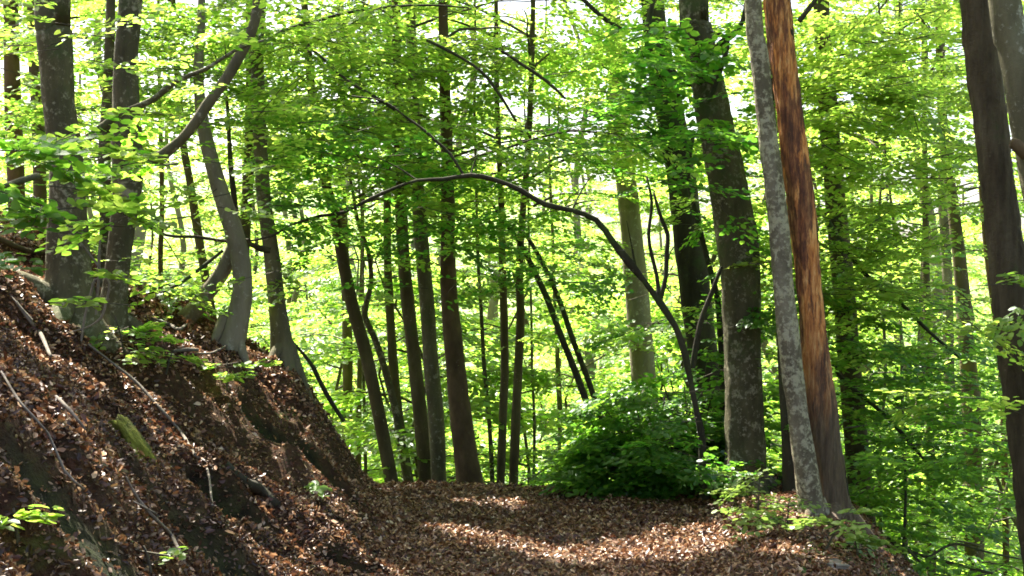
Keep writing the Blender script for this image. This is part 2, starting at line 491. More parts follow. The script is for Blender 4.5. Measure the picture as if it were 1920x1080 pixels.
# ------------------------------------------------------------------ leaf litter (stuff)
rng = np.random.default_rng(11)
LEAF2 = np.array([[0, 0, 0], [.3, .3, .0], [.72, .27, .0], [1, 0, 0], [.72, -.27, .0], [.3, -.3, .0]])   # base, left, left, tip, right, right
LEAFQ = np.array([[0, 3, 2, 1], [0, 5, 4, 3]])
def leaves(mb, pos, dirv, nrm, size, fold, mat=0, droop=0.0, width=None):
    """leaves at pos along dirv with normal nrm, folded along the midrib"""
    n = len(pos)
    dirv = dirv / (np.linalg.norm(dirv, axis=1)[:, None] + 1e-9)
    side = np.cross(nrm, dirv); side /= np.linalg.norm(side, axis=1)[:, None] + 1e-9
    up = np.cross(dirv, side)
    L = LEAF2[None] * size[:, None, None]
    if width is not None: L[..., 1] *= width
    zz = np.abs(L[..., 1]) * np.asarray(fold).reshape(-1, 1) - droop * L[..., 0] * (L[..., 0] / size[:, None])
    v = pos[:, None] + dirv[:, None] * L[..., 0:1] + side[:, None] * L[..., 1:2] + up[:, None] * zz[..., None]
    f = LEAFQ[None] + (np.arange(n) * 6)[:, None, None]
    mb.add(v.reshape(-1, 3), f.reshape(-1, 4), mat)

def scatter_litter(n, xr, yr, dens, size, lift=.012, jit=.5):
    x = rng.uniform(*xr, n); y = rng.uniform(*yr, n)
    keep = dens(x, y) > rng.uniform(0, 1, n)
    x, y = x[keep], y[keep]; n = len(x)
    z = height(x, y)
    e = .03
    gxx = (height(x + e, y) - z) / e; gyy = (height(x, y + e) - z) / e
    nrm = np.stack([-gxx, -gyy, np.ones(n)], 1); nrm /= np.linalg.norm(nrm, axis=1)[:, None]
    nrm = nrm + rng.normal(0, jit, (n, 3)); nrm /= np.linalg.norm(nrm, axis=1)[:, None]
    a = rng.uniform(0, 2 * math.pi, n)
    d = np.stack([np.cos(a), np.sin(a), np.zeros(n)], 1); d = d - nrm * (d * nrm).sum(1)[:, None]
    s = rng.uniform(size[0], size[1], n)
    pos = np.stack([x, y, z + rng.uniform(.002, lift * 2, n)], 1) - d * s[:, None] * .5
    mb = MB(); leaves(mb, pos, d, nrm, s, rng.uniform(-.5, 1.6, n), droop=rng.uniform(-.7, .7, (n, 1)), width=rng.uniform(.45, 1.15, (n, 6)))
    return mb
def dens_path(x, y):
    return ((x > foot(y) - .1) & (x < edge(y) + 1.2)) * (.45 + .55 * smooth(-.5, .5, fbm(x * 1.3, y * 1.3, 1, 3, 3) + .8 * np.abs(x - .4) / 1.5 - .3))
tag(scatter_litter(150000, (-2.2, 4.6), (6.5, 14.4), dens_path, (.020, .046), jit=.36).build("path_leaf_litter", LITTER), kind="stuff")
def dens_bank(x, y):
    u = smooth(-.25, .35, fbm(x * .9, y * 1.1, 0, 3, 77) + .25 * smooth(6.2, 8, y) + .9 * smooth(-2.0, -2.9, x) + .55 * smooth(1.1, 1.5, height(x, y, False)) - .45 * (y < 7.4) - .05)
    return (x <= foot(y) + .1) * (.10 + .90 * u) * (1 - .97 * hollow(x, y)[1])
tag(scatter_litter(150000, (-6.5, -.4), (3.6, 14.2), dens_bank, (.022, .05)).build("bank_leaf_litter", LITTER), kind="stuff")

tag(scatter_litter(110000, (-5.5, -.3), (3.6, 13.6), lambda x, y: (x <= foot(y) + .2) * .9 * (1 - .9 * hollow(x, y)[1]), (.008, .026), .006).build("bank_leaf_crumbs", LITTER), kind="stuff")
tag(scatter_litter(60000, (-2.2, 4.2), (6.5, 14.2), lambda x, y: (x > foot(y)) & (x < edge(y) + .8), (.008, .022), .004).build("path_leaf_crumbs", DEBRIS), kind="stuff")
tag(scatter_litter(170000, (-4.2, -.3), (3.6, 9.6), lambda x, y: (x <= foot(y) + .1) * (1 - .93 * hollow(x, y)[1]), (.010, .032), .008, .7).build("bank_soil_debris", DEBRIS), kind="stuff")
# ------------------------------------------------------------------ foliage
SHAFT = []       # gaps in the canopy: (point on the ground, radius)
for px, py, r in ((830, 992, .10), (880, 1008, .13), (930, 1020, .16), (985, 1028, .16), (1040, 1034, .16), (1100, 1038, .17), (1160, 1036, .18),
                  (1220, 1030, .28), (1280, 1020, .27), (1340, 1006, .27), (1400, 992, .27), (1490, 1040, .14),
                  (900, 946, .12), (955, 948, .12), (1450, 965, .22), (1560, 975, .2),
                  (440, 900, .17), (460, 930, .17), (480, 960, .17), (500, 985, .17), (520, 1010, .17), (545, 1040, .17), (565, 1070, .18), (640, 1010, .12), (670, 1050, .12), (700, 1075, .12), (560, 870, .1), (600, 930, .1),
                  (380, 730, .16), (420, 760, .12), (300, 610, .2), (350, 640, .16), (500, 760, .14), (540, 800, .12),
                  (30, 520, .5), (60, 660, .15), (250, 720, .12), (150, 660, .12), (610, 900, .1), (520, 690, .15), (280, 760, .1)):
    SHAFT.append((G(px, py), r))
for px, py, yy, r in ((1190, 750, 12.9, .18), (1090, 820, 12.8, .2), (1260, 760, 12.9, .2), (1432, 230, 10.5, .14), (1440, 330, 10.5, .12), (1425, 130, 10.5, .12), (1425, 960, 11.6, .25),
                      (1480, 980, 11.4, .2), (1560, 985, 10.8, .15), (300, 110, 9.2, .3), (1000, 470, 15.5, .4), (1150, 300, 11.8, .25), (660, 330, 11.8, .25)):
    SHAFT.append((P(px, py, yy), r))
SHP = np.array([s[0] for s in SHAFT]); SHR = np.array([s[1] for s in SHAFT])
def shaft_keep(p):
    """True for leaves that do not stand in one of the sunlit gaps"""
    keep = np.ones(len(p), bool)
    for q, r in zip(SHP, SHR):
        d = p - q
        t = d @ SUN
        off = d - t[:, None] * SUN
        keep &= ~((np.einsum('ij,ij->i', off, off) < (r * 1.45 + .05) ** 2) & (t > .6))
    return keep

def spray_template(r, n_side=9, L=.75, leaf=.062):
    """flat beech spray along +x: positions, directions, sizes of leaves"""
    pos, dr, sz = [], [], []
    side = 1
    for k in range(n_side):
        t = .12 + .85 * k / n_side
        side = -side
        base = np.array([t * L, 0, -.10 * t * t * L])
        ang = side * r.uniform(.6, 1.0)
        ln = L * (.48 - .3 * abs(t - .4)) * r.uniform(.75, 1.2)
        dd = np.array([math.cos(ang), math.sin(ang), r.uniform(-.12, .03)])
        m = max(3, int(ln / (leaf * .62)))
        for q in range(m):
            s = 1 if q % 2 else -1
            p = base + dd * ln * (q + .6) / m
            a2 = ang + s * r.uniform(.5, .95)
            pos.append(p); dr.append([math.cos(a2), math.sin(a2), r.uniform(-.35, .08)]); sz.append(leaf * r.uniform(.7, 1.15))
    for q in range(8):
        s = 1 if q % 2 else -1
        p = np.array([L * (q + 1) / 8, 0, -.1 * L * ((q + 1) / 8) ** 2])
        a2 = s * r.uniform(.4, .9)
        pos.append(p); dr.append([math.cos(a2), math.sin(a2), r.uniform(-.3, .05)]); sz.append(leaf * r.uniform(.8, 1.2))
    return np.array(pos), np.array(dr), np.array(sz)
_tr = np.random.default_rng(5)
TEMPL = [spray_template(_tr) for _ in range(10)]
TEMPL_BIG = [spray_template(_tr, 6, .75, .085) for _ in range(6)]

def sprays(mb, base, yaw, pitch, roll, scale, r, mat_leaf=0, mat_twig=1, cull=False, leafscale=1.0, templ=None, twig=True):
    """base (n,3): instances of the spray templates, with their twig"""
    T = templ or TEMPL
    if cull:
        k0 = shaft_keep(base)
        base, yaw, pitch, roll, scale = (np.asarray(q)[k0] for q in (base, yaw, pitch, roll, scale))
    n = len(base)
    if not n: return
    ch = r.integers(0, len(T), n)
    cy, sy = np.cos(yaw), np.sin(yaw); cp, sp = np.cos(pitch), np.sin(pitch); cr, sr = np.cos(roll), np.sin(roll)
    ax = np.stack([cy * cp, sy * cp, sp], 1)
    s0 = np.stack([-sy, cy, np.zeros(n)], 1)
    u0 = np.cross(ax, s0)
    ay = s0 * cr[:, None] + u0 * sr[:, None]
    az = np.cross(ax, ay)
    P_, D_, N_, S_ = [], [], [], []
    for k in range(len(T)):
        idx = np.nonzero(ch == k)[0]
        if not len(idx): continue
        tp, td, ts = T[k]
        sc = scale[idx][:, None, None]
        A, B, Cc = ax[idx][:, None], ay[idx][:, None], az[idx][:, None]
        p = base[idx][:, None] + (A * tp[None, :, 0:1] + B * tp[None, :, 1:2] + Cc * tp[None, :, 2:3]) * sc
        d = A * td[None, :, 0:1] + B * td[None, :, 1:2] + Cc * td[None, :, 2:3]
        nn = np.repeat(Cc, len(tp), 1)
        P_.append(p.reshape(-1, 3)); D_.append(d.reshape(-1, 3)); N_.append(nn.reshape(-1, 3))
        S_.append(np.repeat(ts[None], len(idx), 0).ravel())
    p = np.concatenate(P_); d = np.concatenate(D_); nn = np.concatenate(N_); s = np.concatenate(S_) * leafscale
    p = p + r.normal(0, .012, p.shape)
    nn = nn + r.normal(0, .33, nn.shape)
    k = r.uniform(0, 1, len(p)) < .93
    if cull: k &= shaft_keep(p)
    p, d, nn, s = p[k], d[k], nn[k], s[k]
    leaves(mb, p, d, nn, s, r.uniform(.05, .45, len(p)), mat_leaf)
    if twig:                                   # three-sided twig down the middle of every spray
        L = .7 * scale
        a = base - ax * .12; b = base + ax * L[:, None] - az * (.05 * L[:, None])
        w0, w1 = .0045, .0015
        rows = []
        for q, wd in ((a, w0), (b, w1)):
            for an in (0, 2.094, 4.189):
                rows.append(q + (ay * math.cos(an) + az * math.sin(an)) * wd)
        v = np.stack(rows, 1)
        f = np.array([[0, 1, 4, 3], [1, 2, 5, 4], [2, 0, 3, 5]])[None] + (np.arange(n) * 6)[:, None, None]
        mb.add(v.reshape(-1, 3), f.reshape(-1, 4), mat_twig)

def limb(mb, p0, yaw, L, rise, r, r0, cull=False, dens=1.0, scale=1.0, leafscale=1.0, mat_leaf=0, mat_twig=1, start=.25, templ=None, spread=1.0):
    """a bough that goes out from p0, bends level and carries sprays on both sides"""
    n = 7
    pts = [np.array(p0, float)]
    y = yaw
    for k in range(1, n):
        t = k / (n - 1)
        y += r.normal(0, .13)
        e = rise * (1 - t) - .12 * t + r.normal(0, .07)
        pts.append(pts[-1] + np.array([math.cos(y) * math.cos(e), math.sin(y) * math.cos(e), math.sin(e)]) * L / (n - 1))
    rr = np.linspace(r0, .004, n)
    p, rd = tube(mb, pts, rr, 5, .3, mat=mat_twig)
    ns = max(2, int(L * 7.5 * dens))
    ts = np.sort(r.uniform(start, 1.0, ns)) ** .9
    q = np.array([np.interp(ts * (len(p) - 1), np.arange(len(p)), p[:, i]) for i in range(3)]).T
    side = np.where(np.arange(ns) % 2 == 0, 1, -1)
    yw = y + side * r.uniform(.35, 1.15, ns) * spread
    # second-order twigs carry sprays away from the bough
    out = r.uniform(0, 1, ns) * .5 * min(1.0, L / 2.0) * (1.15 - ts)
    q = q + np.stack([np.cos(yw), np.sin(yw), r.normal(0, .2, ns)], 1) * out[:, None]
    sprays(mb, q, yw, r.normal(-.10, .16, ns), r.normal(0, .22, ns), scale * r.uniform(.7, 1.15, ns), r, mat_leaf, mat_twig, cull, leafscale, templ)
    return p

def crown_on(mb, path, z0, z1, nl, L0, L1, r, rise=.5, cull=False, dens=1.0, az=None, r0=.02, scale=1.0, leafscale=1.0, mat_leaf=0, mat_twig=1, start=.25, templ=None):
    """boughs all along a trunk path between two heights"""
    zs = path[:, 2]
    for k in range(nl):
        t = (k + r.uniform(0, 1)) / nl
        z = z0 + (z1 - z0) * t
        c = np.array([np.interp(z, zs, path[:, i]) for i in range(3)])
        yaw = k * 2.399 + r.normal(0, .3) if az is None else r.uniform(*az)
        limb(mb, c, yaw, (L0 + (L1 - L0) * t) * r.uniform(.7, 1.2), rise * r.uniform(.5, 1.4), r, r0 * (1 - .5 * t), cull, dens, scale, leafscale, mat_leaf, mat_twig, start, templ)

# ------------------------------------------------------------------ trees seen one by one
def trunk_tree(name, label, spec, Y0, mat, cat="tree", group=None, Ytop=None, toZ=12.0, lean=(0, 0), sides=14, rough=.07, seed=1,
               flare=1.5, fib=0.0, crown=None, roots=0, leafmat=None, base_z=None, mats=None):
    """spec: (px, py, width px) from the foot upwards at depth Y0 (Ytop at the last point)"""
    r = np.random.default_rng(seed)
    n = len(spec)
    pts, rad = [], []
    for i, (px, py, wd) in enumerate(spec):
        Yk = Y0 + ((Ytop or Y0) - Y0) * i / max(1, n - 1)
        pts.append(P(px, py, Yk)); rad.append(wd * .5 / FPX * Yk)
    base = pts[0].copy()
    gz = h1(base[0], base[1])
    if base[2] > gz - .02:                     # carry the foot down into the ground
        d = pts[0] - pts[1]; d /= np.linalg.norm(d)
        drop = base[2] - gz + .15
        foot_p = pts[0] + d * min(drop / max(.3, -d[2]), drop * 2)
        if drop > .3: pts.insert(0, foot_p); rad.insert(0, rad[0] * 1.05)
        else: pts[0] = foot_p
    else:
        pts.insert(0, np.array([base[0], base[1], gz - .1])) if base[2] < gz - .5 and False else None
    root_p = pts[0].copy()
    top = pts[-1]
    if toZ > top[2] + .5:                       # above the frame: the trunk goes on, thinner
        d = pts[-1] - pts[-2]; d = d / np.linalg.norm(d)
        d = np.array([d[0] * .5 + lean[0], d[1] * .5 + lean[1], 1.0])
        k = 4; H = toZ - top[2]; r_end = max(.012, rad[-1] * .3)
        for q in range(1, k + 1):
            t = q / k
            pts.append(top + np.array([d[0] * H * t + r.normal(0, .04), d[1] * H * t + r.normal(0, .04), H * t]))
            rad.append(rad[-1] * (1 - t) ** 0 * (1 - .25 * q / k))
    loc = (root_p[0], root_p[1], root_p[2])
    e = empty(name, loc, label, cat, group)
    p, rr = spline(pts, rad, .05 if fib else .10)
    if flare > 1:
        hh = np.clip((p[:, 2] - p[0, 2] - .1) / .55, 0, 1)
        rr = rr * (1 + (flare - 1) * (1 - hh) ** 2.2)
    mb = MB()
    tube(mb, p, rr, sides, rough=rough, seed=seed, raw=True, fib=fib)
    for k in range(roots):                      # root buttresses
        a = k * 2 * math.pi / roots + r.uniform(-.4, .4)
        L = rr[0] * r.uniform(1.8, 3.0)
        c = p[0] + np.array([0, 0, .28])
        q = [c + np.array([math.cos(a), math.sin(a), 0]) * rr[0] * .25]
        for s in (.5, 1.0):
            x, y = c[0] + math.cos(a) * L * s * 1.3, c[1] + math.sin(a) * L * s * 1.3
            q.append(np.array([x, y, h1(x, y) - .01 - .05 * s]))
        tube(mb, q, [rr[0] * .42, rr[0] * .28, .015], 8, .08, rough=.1, seed=seed + k)
    mb.build("trunk", mats or mat, e)
    if crown:
        cm = MB()
        crown(cm, p, r)
        if cm.n: cm.build("crown", [leafmat or BEECH, TWIG, BEECH_DEEP], e)
    e["_path"] = 0
    del e["_path"]
    return e, p, rr

def branch_part(parent, pts, rad, mat, name="limb", sides=8, seed=0, leaf=None, label=None):
    mb = MB(); p, _ = tube(mb, pts, rad, sides, .08, rough=.12, seed=seed)
    o = mb.build(name, mat, parent)
    if label: o["label"] = label
    return p
def PX(spec, Y):
    """pixel polyline (px, py, w) -> points and radii; Y a number or (start, end)"""
    y0, y1 = (Y, Y) if np.isscalar(Y) else Y
    n = len(spec)
    Ys = [y0 + (y1 - y0) * i / max(1, n - 1) for i in range(n)]
    return [P(a, b, yy) for (a, b, _), yy in zip(spec, Ys)], [c * .5 / FPX * yy for (_, _, c), yy in zip(spec, Ys)]

def spray_along(mb, p, r, n, scale=1.0, cull=True, leafscale=1.0, jitter=.15, t0=0.0, t1=1.0, templ=None, out=.5):
    ts = r.uniform(t0, t1, n)
    q = np.array([np.interp(ts * (len(p) - 1), np.arange(len(p)), p[:, i]) for i in range(3)]).T
    yw = r.uniform(0, 2 * math.pi, n)
    q = q + np.stack([np.cos(yw), np.sin(yw), r.normal(.1, .35, n)], 1) * (r.uniform(0, 1, n) * out)[:, None] + r.normal(0, jitter, q.shape)
    sprays(mb, q, yw, r.normal(-.08, .18, n), r.normal(0, .22, n), scale * r.uniform(.7, 1.2, n), r, 0, 1, cull, leafscale, templ)

def screen_sprays(mb, pts, r, n, rad, Y, scale=1.0, leafscale=1.0, templ=None, cull=True, dy=.8, mat=0):
    """sprays round points given by where the photo shows them, at a depth"""
    cs = np.array([P(px, py, Y) for px, py in pts])
    k = r.integers(0, len(cs), n)
    q = cs[k] + r.normal(0, 1, (n, 3)) * np.array([rad, dy, rad * .6])
    yw = r.uniform(0, 2 * math.pi, n)
    sprays(mb, q, yw, r.normal(-.08, .16, n), r.normal(0, .2, n), scale * r.uniform(.7, 1.2, n), r, mat, 1, cull, leafscale, templ)

high = dict(cull=True)
HI = 1.0
def high_crown(z0, z1, nl, L0, L1, dens=.9, extra=None, **kw):
    def f(cm, p, r):
        crown_on(cm, p, z0, min(z1, p[-1, 2]), int(nl * .75), L0, L1, r, cull=True, dens=dens * .8, leafscale=1.15, **kw)
        if extra: extra(cm, p, r)
    return f

# --- left group on the bank
def ex_a(cm, p, r):
    pts, rad = PX([(70, 330, 14), (20, 345, 11), (-60, 380, 8)], (8.6, 7.4)); q, _ = tube(cm, pts, rad, 6, mat=1)
    screen_sprays(cm, [(40, 270), (90, 300), (20, 330), (60, 390), (30, 460)], r, 13, .16, 7.6, .55, 1.1, TEMPL_BIG, dy=.3, mat=2)  # deep green puts the shade on this near cluster into its leaf colour
    screen_sprays(cm, [(130, 370), (150, 400), (190, 280), (200, 440)], r, 4, .08, 7.7, .45, 1.1, TEMPL_BIG, dy=.2)
    screen_sprays(cm, [(40, 60), (60, 150), (180, 60), (160, 130), (30, 200), (-20, 100)], r, 60, .35, 10.9, .85, 1.1)
tA, pA, rA = trunk_tree("beech_tree", "thick dark mottled beech trunk at the far left, standing on the leafy bank", [(128, 605, 96), (130, 550, 84), (126, 450, 74), (124, 300, 62), (110, 190, 62), (102, 60, 64), (99, 0, 64)],
        9.85, B_DARK, seed=3, toZ=13, flare=1.35, roots=5, sides=40, fib=.05, crown=high_crown(6.5, 12, 12, 3.2, 1.8, extra=ex_a), lean=(-.02, .05))
def ex_b(cm, p, r):
    screen_sprays(cm, [(240, 200), (300, 110), (330, 60), (350, 180), (280, 330), (330, 270), (300, 440), (230, 430), (250, 540), (340, 400), (180, 330), (170, 60), (160, 160), (60, 60), (180, 220), (300, 20), (60, 180)], r, 170, .36, 11.3, .85, 1.1, dy=.35)
    screen_sprays(cm, [(240, 230), (210, 290), (250, 320), (230, 390), (205, 440), (230, 520), (235, 580)], r, 16, .1, 8.6, .5, 1.0, TEMPL_BIG, dy=.15)
tB, pB, rB = trunk_tree("beech_tree", "mottled beech trunk with a thick upswept grey limb, second trunk from the left edge", [(205, 605, 62), (216, 530, 46), (228, 440, 46), (240, 340, 54), (238, 250, 56), (236, 120, 44), (245, 0, 42)],
        10.35, B_DARK, seed=4, toZ=13, flare=1.3, roots=4, sides=40, fib=.05, crown=high_crown(6.7, 12, 12, 3.0, 1.8, extra=ex_b), lean=(.03, .06))
pts, rad = PX([(245, 280, 30), (285, 300, 22), (325, 275, 19), (355, 245, 18), (390, 195, 20), (425, 145, 20), (455, 95, 19), (478, 40, 17), (486, -40, 18), (488, -160, 14)], (10.35, 10.1))
branch_part(tB, pts, rad, B_GREY, seed=5, sides=12)
pts, rad = PX([(150, 270, 18), (190, 240, 16), (225, 215, 14), (290, 185, 12), (330, 152, 9), (385, 130, 8), (440, 95, 6), (495, 75, 4)], (9.85, 9.7))
branch_part(tA, pts, rad, B_DARK, seed=6, name="branch")
trunk_tree("beech_tree", "slim dark brown trunk pressed between the two thick trunks at the left", [(196, 600, 22), (198, 430, 22), (196, 300, 24), (203, 150, 20), (208, 0, 18)], 11.0, B_DARK, seed=7, toZ=10,
        crown=high_crown(6.5, 9.5, 5, 1.8, 1.0))

# --- the leaning grey tree and its neighbour on the ridge
def ex_d(cm, p, r):
    screen_sprays(cm, [(380, 60), (420, 30), (350, 130), (430, 200), (400, 330), (330, 450), (300, 470), (480, 330), (350, 520)], r, 80, .35, 11.6, .9)
tD, pD, rD = trunk_tree("beech_tree", "leaning pale grey beech with an elbow and a slanting second stem, on the bank ridge",
        [(428, 655, 44), (448, 590, 38), (455, 520, 36), (443, 450, 38), (420, 380, 32), (402, 320, 28), (386, 260, 26), (376, 200, 22), (372, 120, 18), (378, 0, 14)],
        11.4, B_PALE, seed=8, toZ=10, flare=1.3, roots=3, crown=high_crown(5.6, 9.5, 7, 2.2, 1.2, extra=ex_d))
pts, rad = PX([(330, 615, 40), (365, 580, 34), (400, 535, 30), (425, 495, 28), (440, 455, 24)], (11.7, 11.4))
branch_part(tD, pts, rad, B_PALE, seed=9, sides=12, name="stem")
def shade_sprays(cm, r, n, xr, yr, tr):
    """unseen sprays added above the frame, up the sun line, to shade the near ground"""
    q = np.stack([r.uniform(*xr, n), r.uniform(*yr, n), np.zeros(n)], 1)
    q[:, 2] = height(q[:, 0], q[:, 1], False)
    q = q + SUN * r.uniform(*tr, (n, 1))
    sprays(cm, q, r.uniform(0, 6.28, n), r.normal(-.08, .15, n), r.normal(0, .2, n), r.uniform(.9, 1.4, n), r, 0, 1, True, 1.25)
def ex_e(cm, p, r):
    screen_sprays(cm, [(240, 120), (330, 200), (420, 100), (470, 220), (110, 60), (400, 260), (250, 60), (500, 330), (430, 350)], r, 20, .22, 9.4, .65, 1.05, dy=.2)
    shade_sprays(cm, r, 230, (-3.6, -.9), (5.5, 12.5), (8.8, 10.8))
    screen_sprays(cm, [(60, 40), (150, 80), (200, 160), (280, 60), (330, 100), (400, 60), (430, 180), (560, 60), (180, 250), (60, 200), (320, 220)], r, 120, .4, 13.2, 1.0, 1.15)
    screen_sprays(cm, [(540, 60), (600, 30), (520, 170), (560, 120), (540, 300), (620, 120), (640, 60)], r, 110, .4, 12.2, 1.0)
tE, pE, rE = trunk_tree("beech_tree", "slender upright trunk with a dark foot, at the right end of the bank ridge",
        [(533, 705, 44), (528, 640, 36), (518, 560, 30), (508, 470, 30), (496, 380, 27), (488, 280, 26), (483, 160, 24), (480, 60, 22), (478, 0, 21)],
        12.0, B_GREY, seed=10, toZ=13, flare=1.3, roots=3, crown=high_crown(6.2, 12, 12, 2.8, 1.5, extra=ex_e), lean=(.03, .05))
trunk_tree("beech_tree", "brown trunk hidden partly behind the slender trunk with the dark foot", [(452, 620, 22), (458, 450, 22), (466, 330, 22), (470, 200, 20), (470, 0, 18)], 13.4, B_OLIVE, seed=11, toZ=12,
        crown=high_crown(6.4, 11, 8, 2.4, 1.4))
trunk_tree("dead_sapling", "thin black crooked stem rising between the leaning grey beech and the slender trunk", [(492, 475, 9), (465, 455, 9), (448, 420, 9), (438, 360, 11), (432, 300, 10), (428, 220, 9), (424, 165, 6)], 11.8, B_MOSSY, seed=12, toZ=0, flare=1, sides=7, cat="dead sapling") if False else None
pts, rad = PX([(508, 470, 14), (470, 458, 10), (448, 420, 9), (438, 360, 11), (432, 300, 10), (428, 220, 8), (424, 165, 5)], 11.95)
branch_part(tE, pts, rad, B_MOSSY, seed=12, name="dead_branch", sides=7)

# --- the far ones seen between them
def mid_crown(z0, z1, nl, L0, L1, dens=.8, **kw):
    def f(cm, p, r):
        crown_on(cm, p, z0, min(z1, p[-1, 2] - .2), nl, L0, L1, r, cull=True, dens=dens, **kw)
    return f
slim = [
    ("slim grey green trunk seen left of the leaning grey beech", [(392, 560, 17), (372, 440, 16), (356, 340, 15), (344, 270, 13), (330, 120, 11), (325, 0, 9)], 17, B_OLIVE),
    ("short thin brown stem behind the left bank ridge", [(302, 560, 9), (301, 470, 10), (304, 380, 9), (300, 200, 7), (296, 60, 5)], 17.5, B_BROWN),
    ("brown trunk behind the left edge tree group, nearest the left border", [(34, 500, 34), (28, 300, 32), (22, 120, 30), (20, 0, 28)], 14.5, B_BROWN),
    ("dim brown trunk just left of the thick dark mottled beech", [(76, 480, 26), (74, 300, 24), (66, 150, 22), (60, 0, 20)], 15.5, B_OLIVE),
]
for i, (lb, sp, Yd, mt) in enumerate(slim):
    trunk_tree("beech_tree", lb, sp, Yd, mt, seed=20 + i, toZ=10, flare=1.1, sides=10, crown=mid_crown(4.4, 9.5, 9, 1.9, 1.2))

# --- the stand beyond the crest
centre = [
    ("leftmost slanting olive brown trunk of the stand beyond the path crest", [(738, 925, 26), (715, 800, 25), (690, 680, 24), (660, 570, 24), (640, 470, 22), (626, 400, 20), (600, 300, 18), (585, 180, 16), (570, 0, 14)], 15.2, B_OLIVE, 9),
    ("thin bent stem close right of the leftmost slanting trunk", [(768, 925, 15), (748, 800, 15), (728, 715, 14), (705, 640, 12), (684, 590, 11), (696, 530, 9), (690, 470, 8), (672, 420, 7), (660, 350, 6)], 16.0, B_DARK, 5),
    ("slim grey trunk between the bent stem and the close pair", [(770, 925, 19), (752, 820, 19), (742, 740, 18), (733, 620, 17), (727, 500, 16), (726, 420, 14), (728, 250, 12), (730, 0, 10)], 17.0, B_OLIVE, 8),
    ("straight brown trunk, left one of the close pair beyond the crest", [(800, 925, 27), (792, 820, 27), (780, 700, 26), (768, 600, 25), (758, 500, 24), (752, 400, 22), (748, 250, 20), (742, 0, 17)], 15.4, B_OLIVE, 11),
    ("pale streaked grey trunk, right one of the close pair beyond the crest", [(824, 925, 30), (818, 800, 30), (808, 680, 30), (800, 570, 28), (790, 450, 26), (782, 340, 24), (776, 180, 21), (770, 0, 18)], 15.0, B_GREY, 11),
    ("thickest reddish brown conifer trunk of the stand beyond the crest, beside the path end", [(884, 930, 52), (872, 840, 44), (862, 760, 41), (853, 670, 37), (846, 600, 34), (841, 520, 31), (840, 430, 27), (838, 300, 24), (834, 150, 20), (830, 0, 18)], 14.3, B_BROWN, 12),
    ("slim upright trunk, left of two thin ones right of the thick reddish trunk", [(938, 925, 16), (942, 800, 16), (946, 700, 16), (945, 600, 15), (942, 500, 14), (940, 380, 12), (932, 200, 10), (930, 0, 8)], 15.8, B_OLIVE, 9),
    ("slim upright trunk, right of two thin ones right of the thick reddish trunk", [(962, 925, 17), (966, 820, 18), (971, 700, 16), (976, 600, 16), (974, 510, 15), (980, 400, 13), (992, 250, 11), (1000, 0, 9)], 15.6, B_OLIVE, 9),
    ("very thin dark stem just left of the two slim upright trunks", [(924, 925, 9), (918, 800, 8), (908, 690, 8), (902, 580, 7), (896, 480, 6), (893, 350, 5)], 16.5, B_DARK, 7),
    ("thin pole standing left of the stand in front of pale leaves", [(672, 860, 12), (673, 760, 10), (676, 640, 10), (678, 540, 8), (680, 400, 7)], 20, B_OLIVE, 7),
    ("grey pole behind the end of the bank", [(650, 850, 18), (652, 700, 20), (650, 600, 19), (646, 480, 17), (640, 300, 15)], 19, B_OLIVE, 9),
]
for i, (lb, sp, Yd, mt, tz) in enumerate(centre):
    trunk_tree("forest_tree" if "conifer" not in lb else "conifer_tree", lb, sp, Yd, mt, seed=40 + i, toZ=tz, flare=1.25, sides=12, crown=mid_crown(2.9, min(tz, 9.5), 13 if tz > 8 else 8, 2.0 if tz > 8 else 1.2, 1.2 if tz > 8 else .8, .9, leafscale=1.2))

# --- two dark stems leaning over, with short side stubs
for i, (lb, sp, Yd) in enumerate([
    ("left one of two thin dark stems leaning together right of the path end", [(1102, 760, 13), (1080, 700, 13), (1052, 630, 12), (1026, 560, 12), (1000, 505, 11), (975, 455, 10), (945, 415, 8), (925, 385, 5)], 14.8),
    ("right one of two thin dark stems leaning together right of the path end", [(1120, 762, 11), (1098, 700, 11), (1075, 640, 11), (1055, 580, 10), (1035, 530, 9), (1010, 480, 8), (985, 440, 7), (955, 420, 4)], 15.1)]):
    trunk_tree("leaning_sapling", lb, sp, Yd, B_MOSSY, seed=60 + i, toZ=0, flare=1.1, sides=8, cat="young tree", crown=lambda cm, p, r: spray_along(cm, p, r, 14, .7, t0=.55))

def ex_r(cm, p, r):
    screen_sprays(cm, [(650, 250), (740, 300), (830, 240), (920, 220), (1000, 330), (700, 400), (790, 420), (880, 390), (960, 420), (620, 180), (840, 340), (1040, 240), (1180, 380), (1190, 470)], r, 55, .3, 13.3, .9, 1.15, dy=.4)
    shade_sprays(cm, r, 170, (-1.2, 2.6), (8.0, 13.4), (8.6, 10.6))
    screen_sprays(cm, [(1060, 20), (1130, 60), (1010, 60), (1240, 60), (1200, 140), (1080, 120), (1370, 150), (1390, 60)], r, 70, .4, 14.5, 1.0, 1.15)
    screen_sprays(cm, [(560, 140), (640, 100), (720, 60), (800, 150), (880, 100), (960, 180), (1040, 100), (700, 240), (620, 260), (820, 260), (920, 300), (1020, 280), (1100, 160), (740, 360), (860, 400), (950, 60)], r, 180, .5, 14.2, 1.0, 1.2, dy=.9)
    screen_sprays(cm, [(1150, 120), (1200, 60), (1120, 200), (1190, 250), (1130, 320), (1220, 340)], r, 60, .5, 16.5, 1.0)
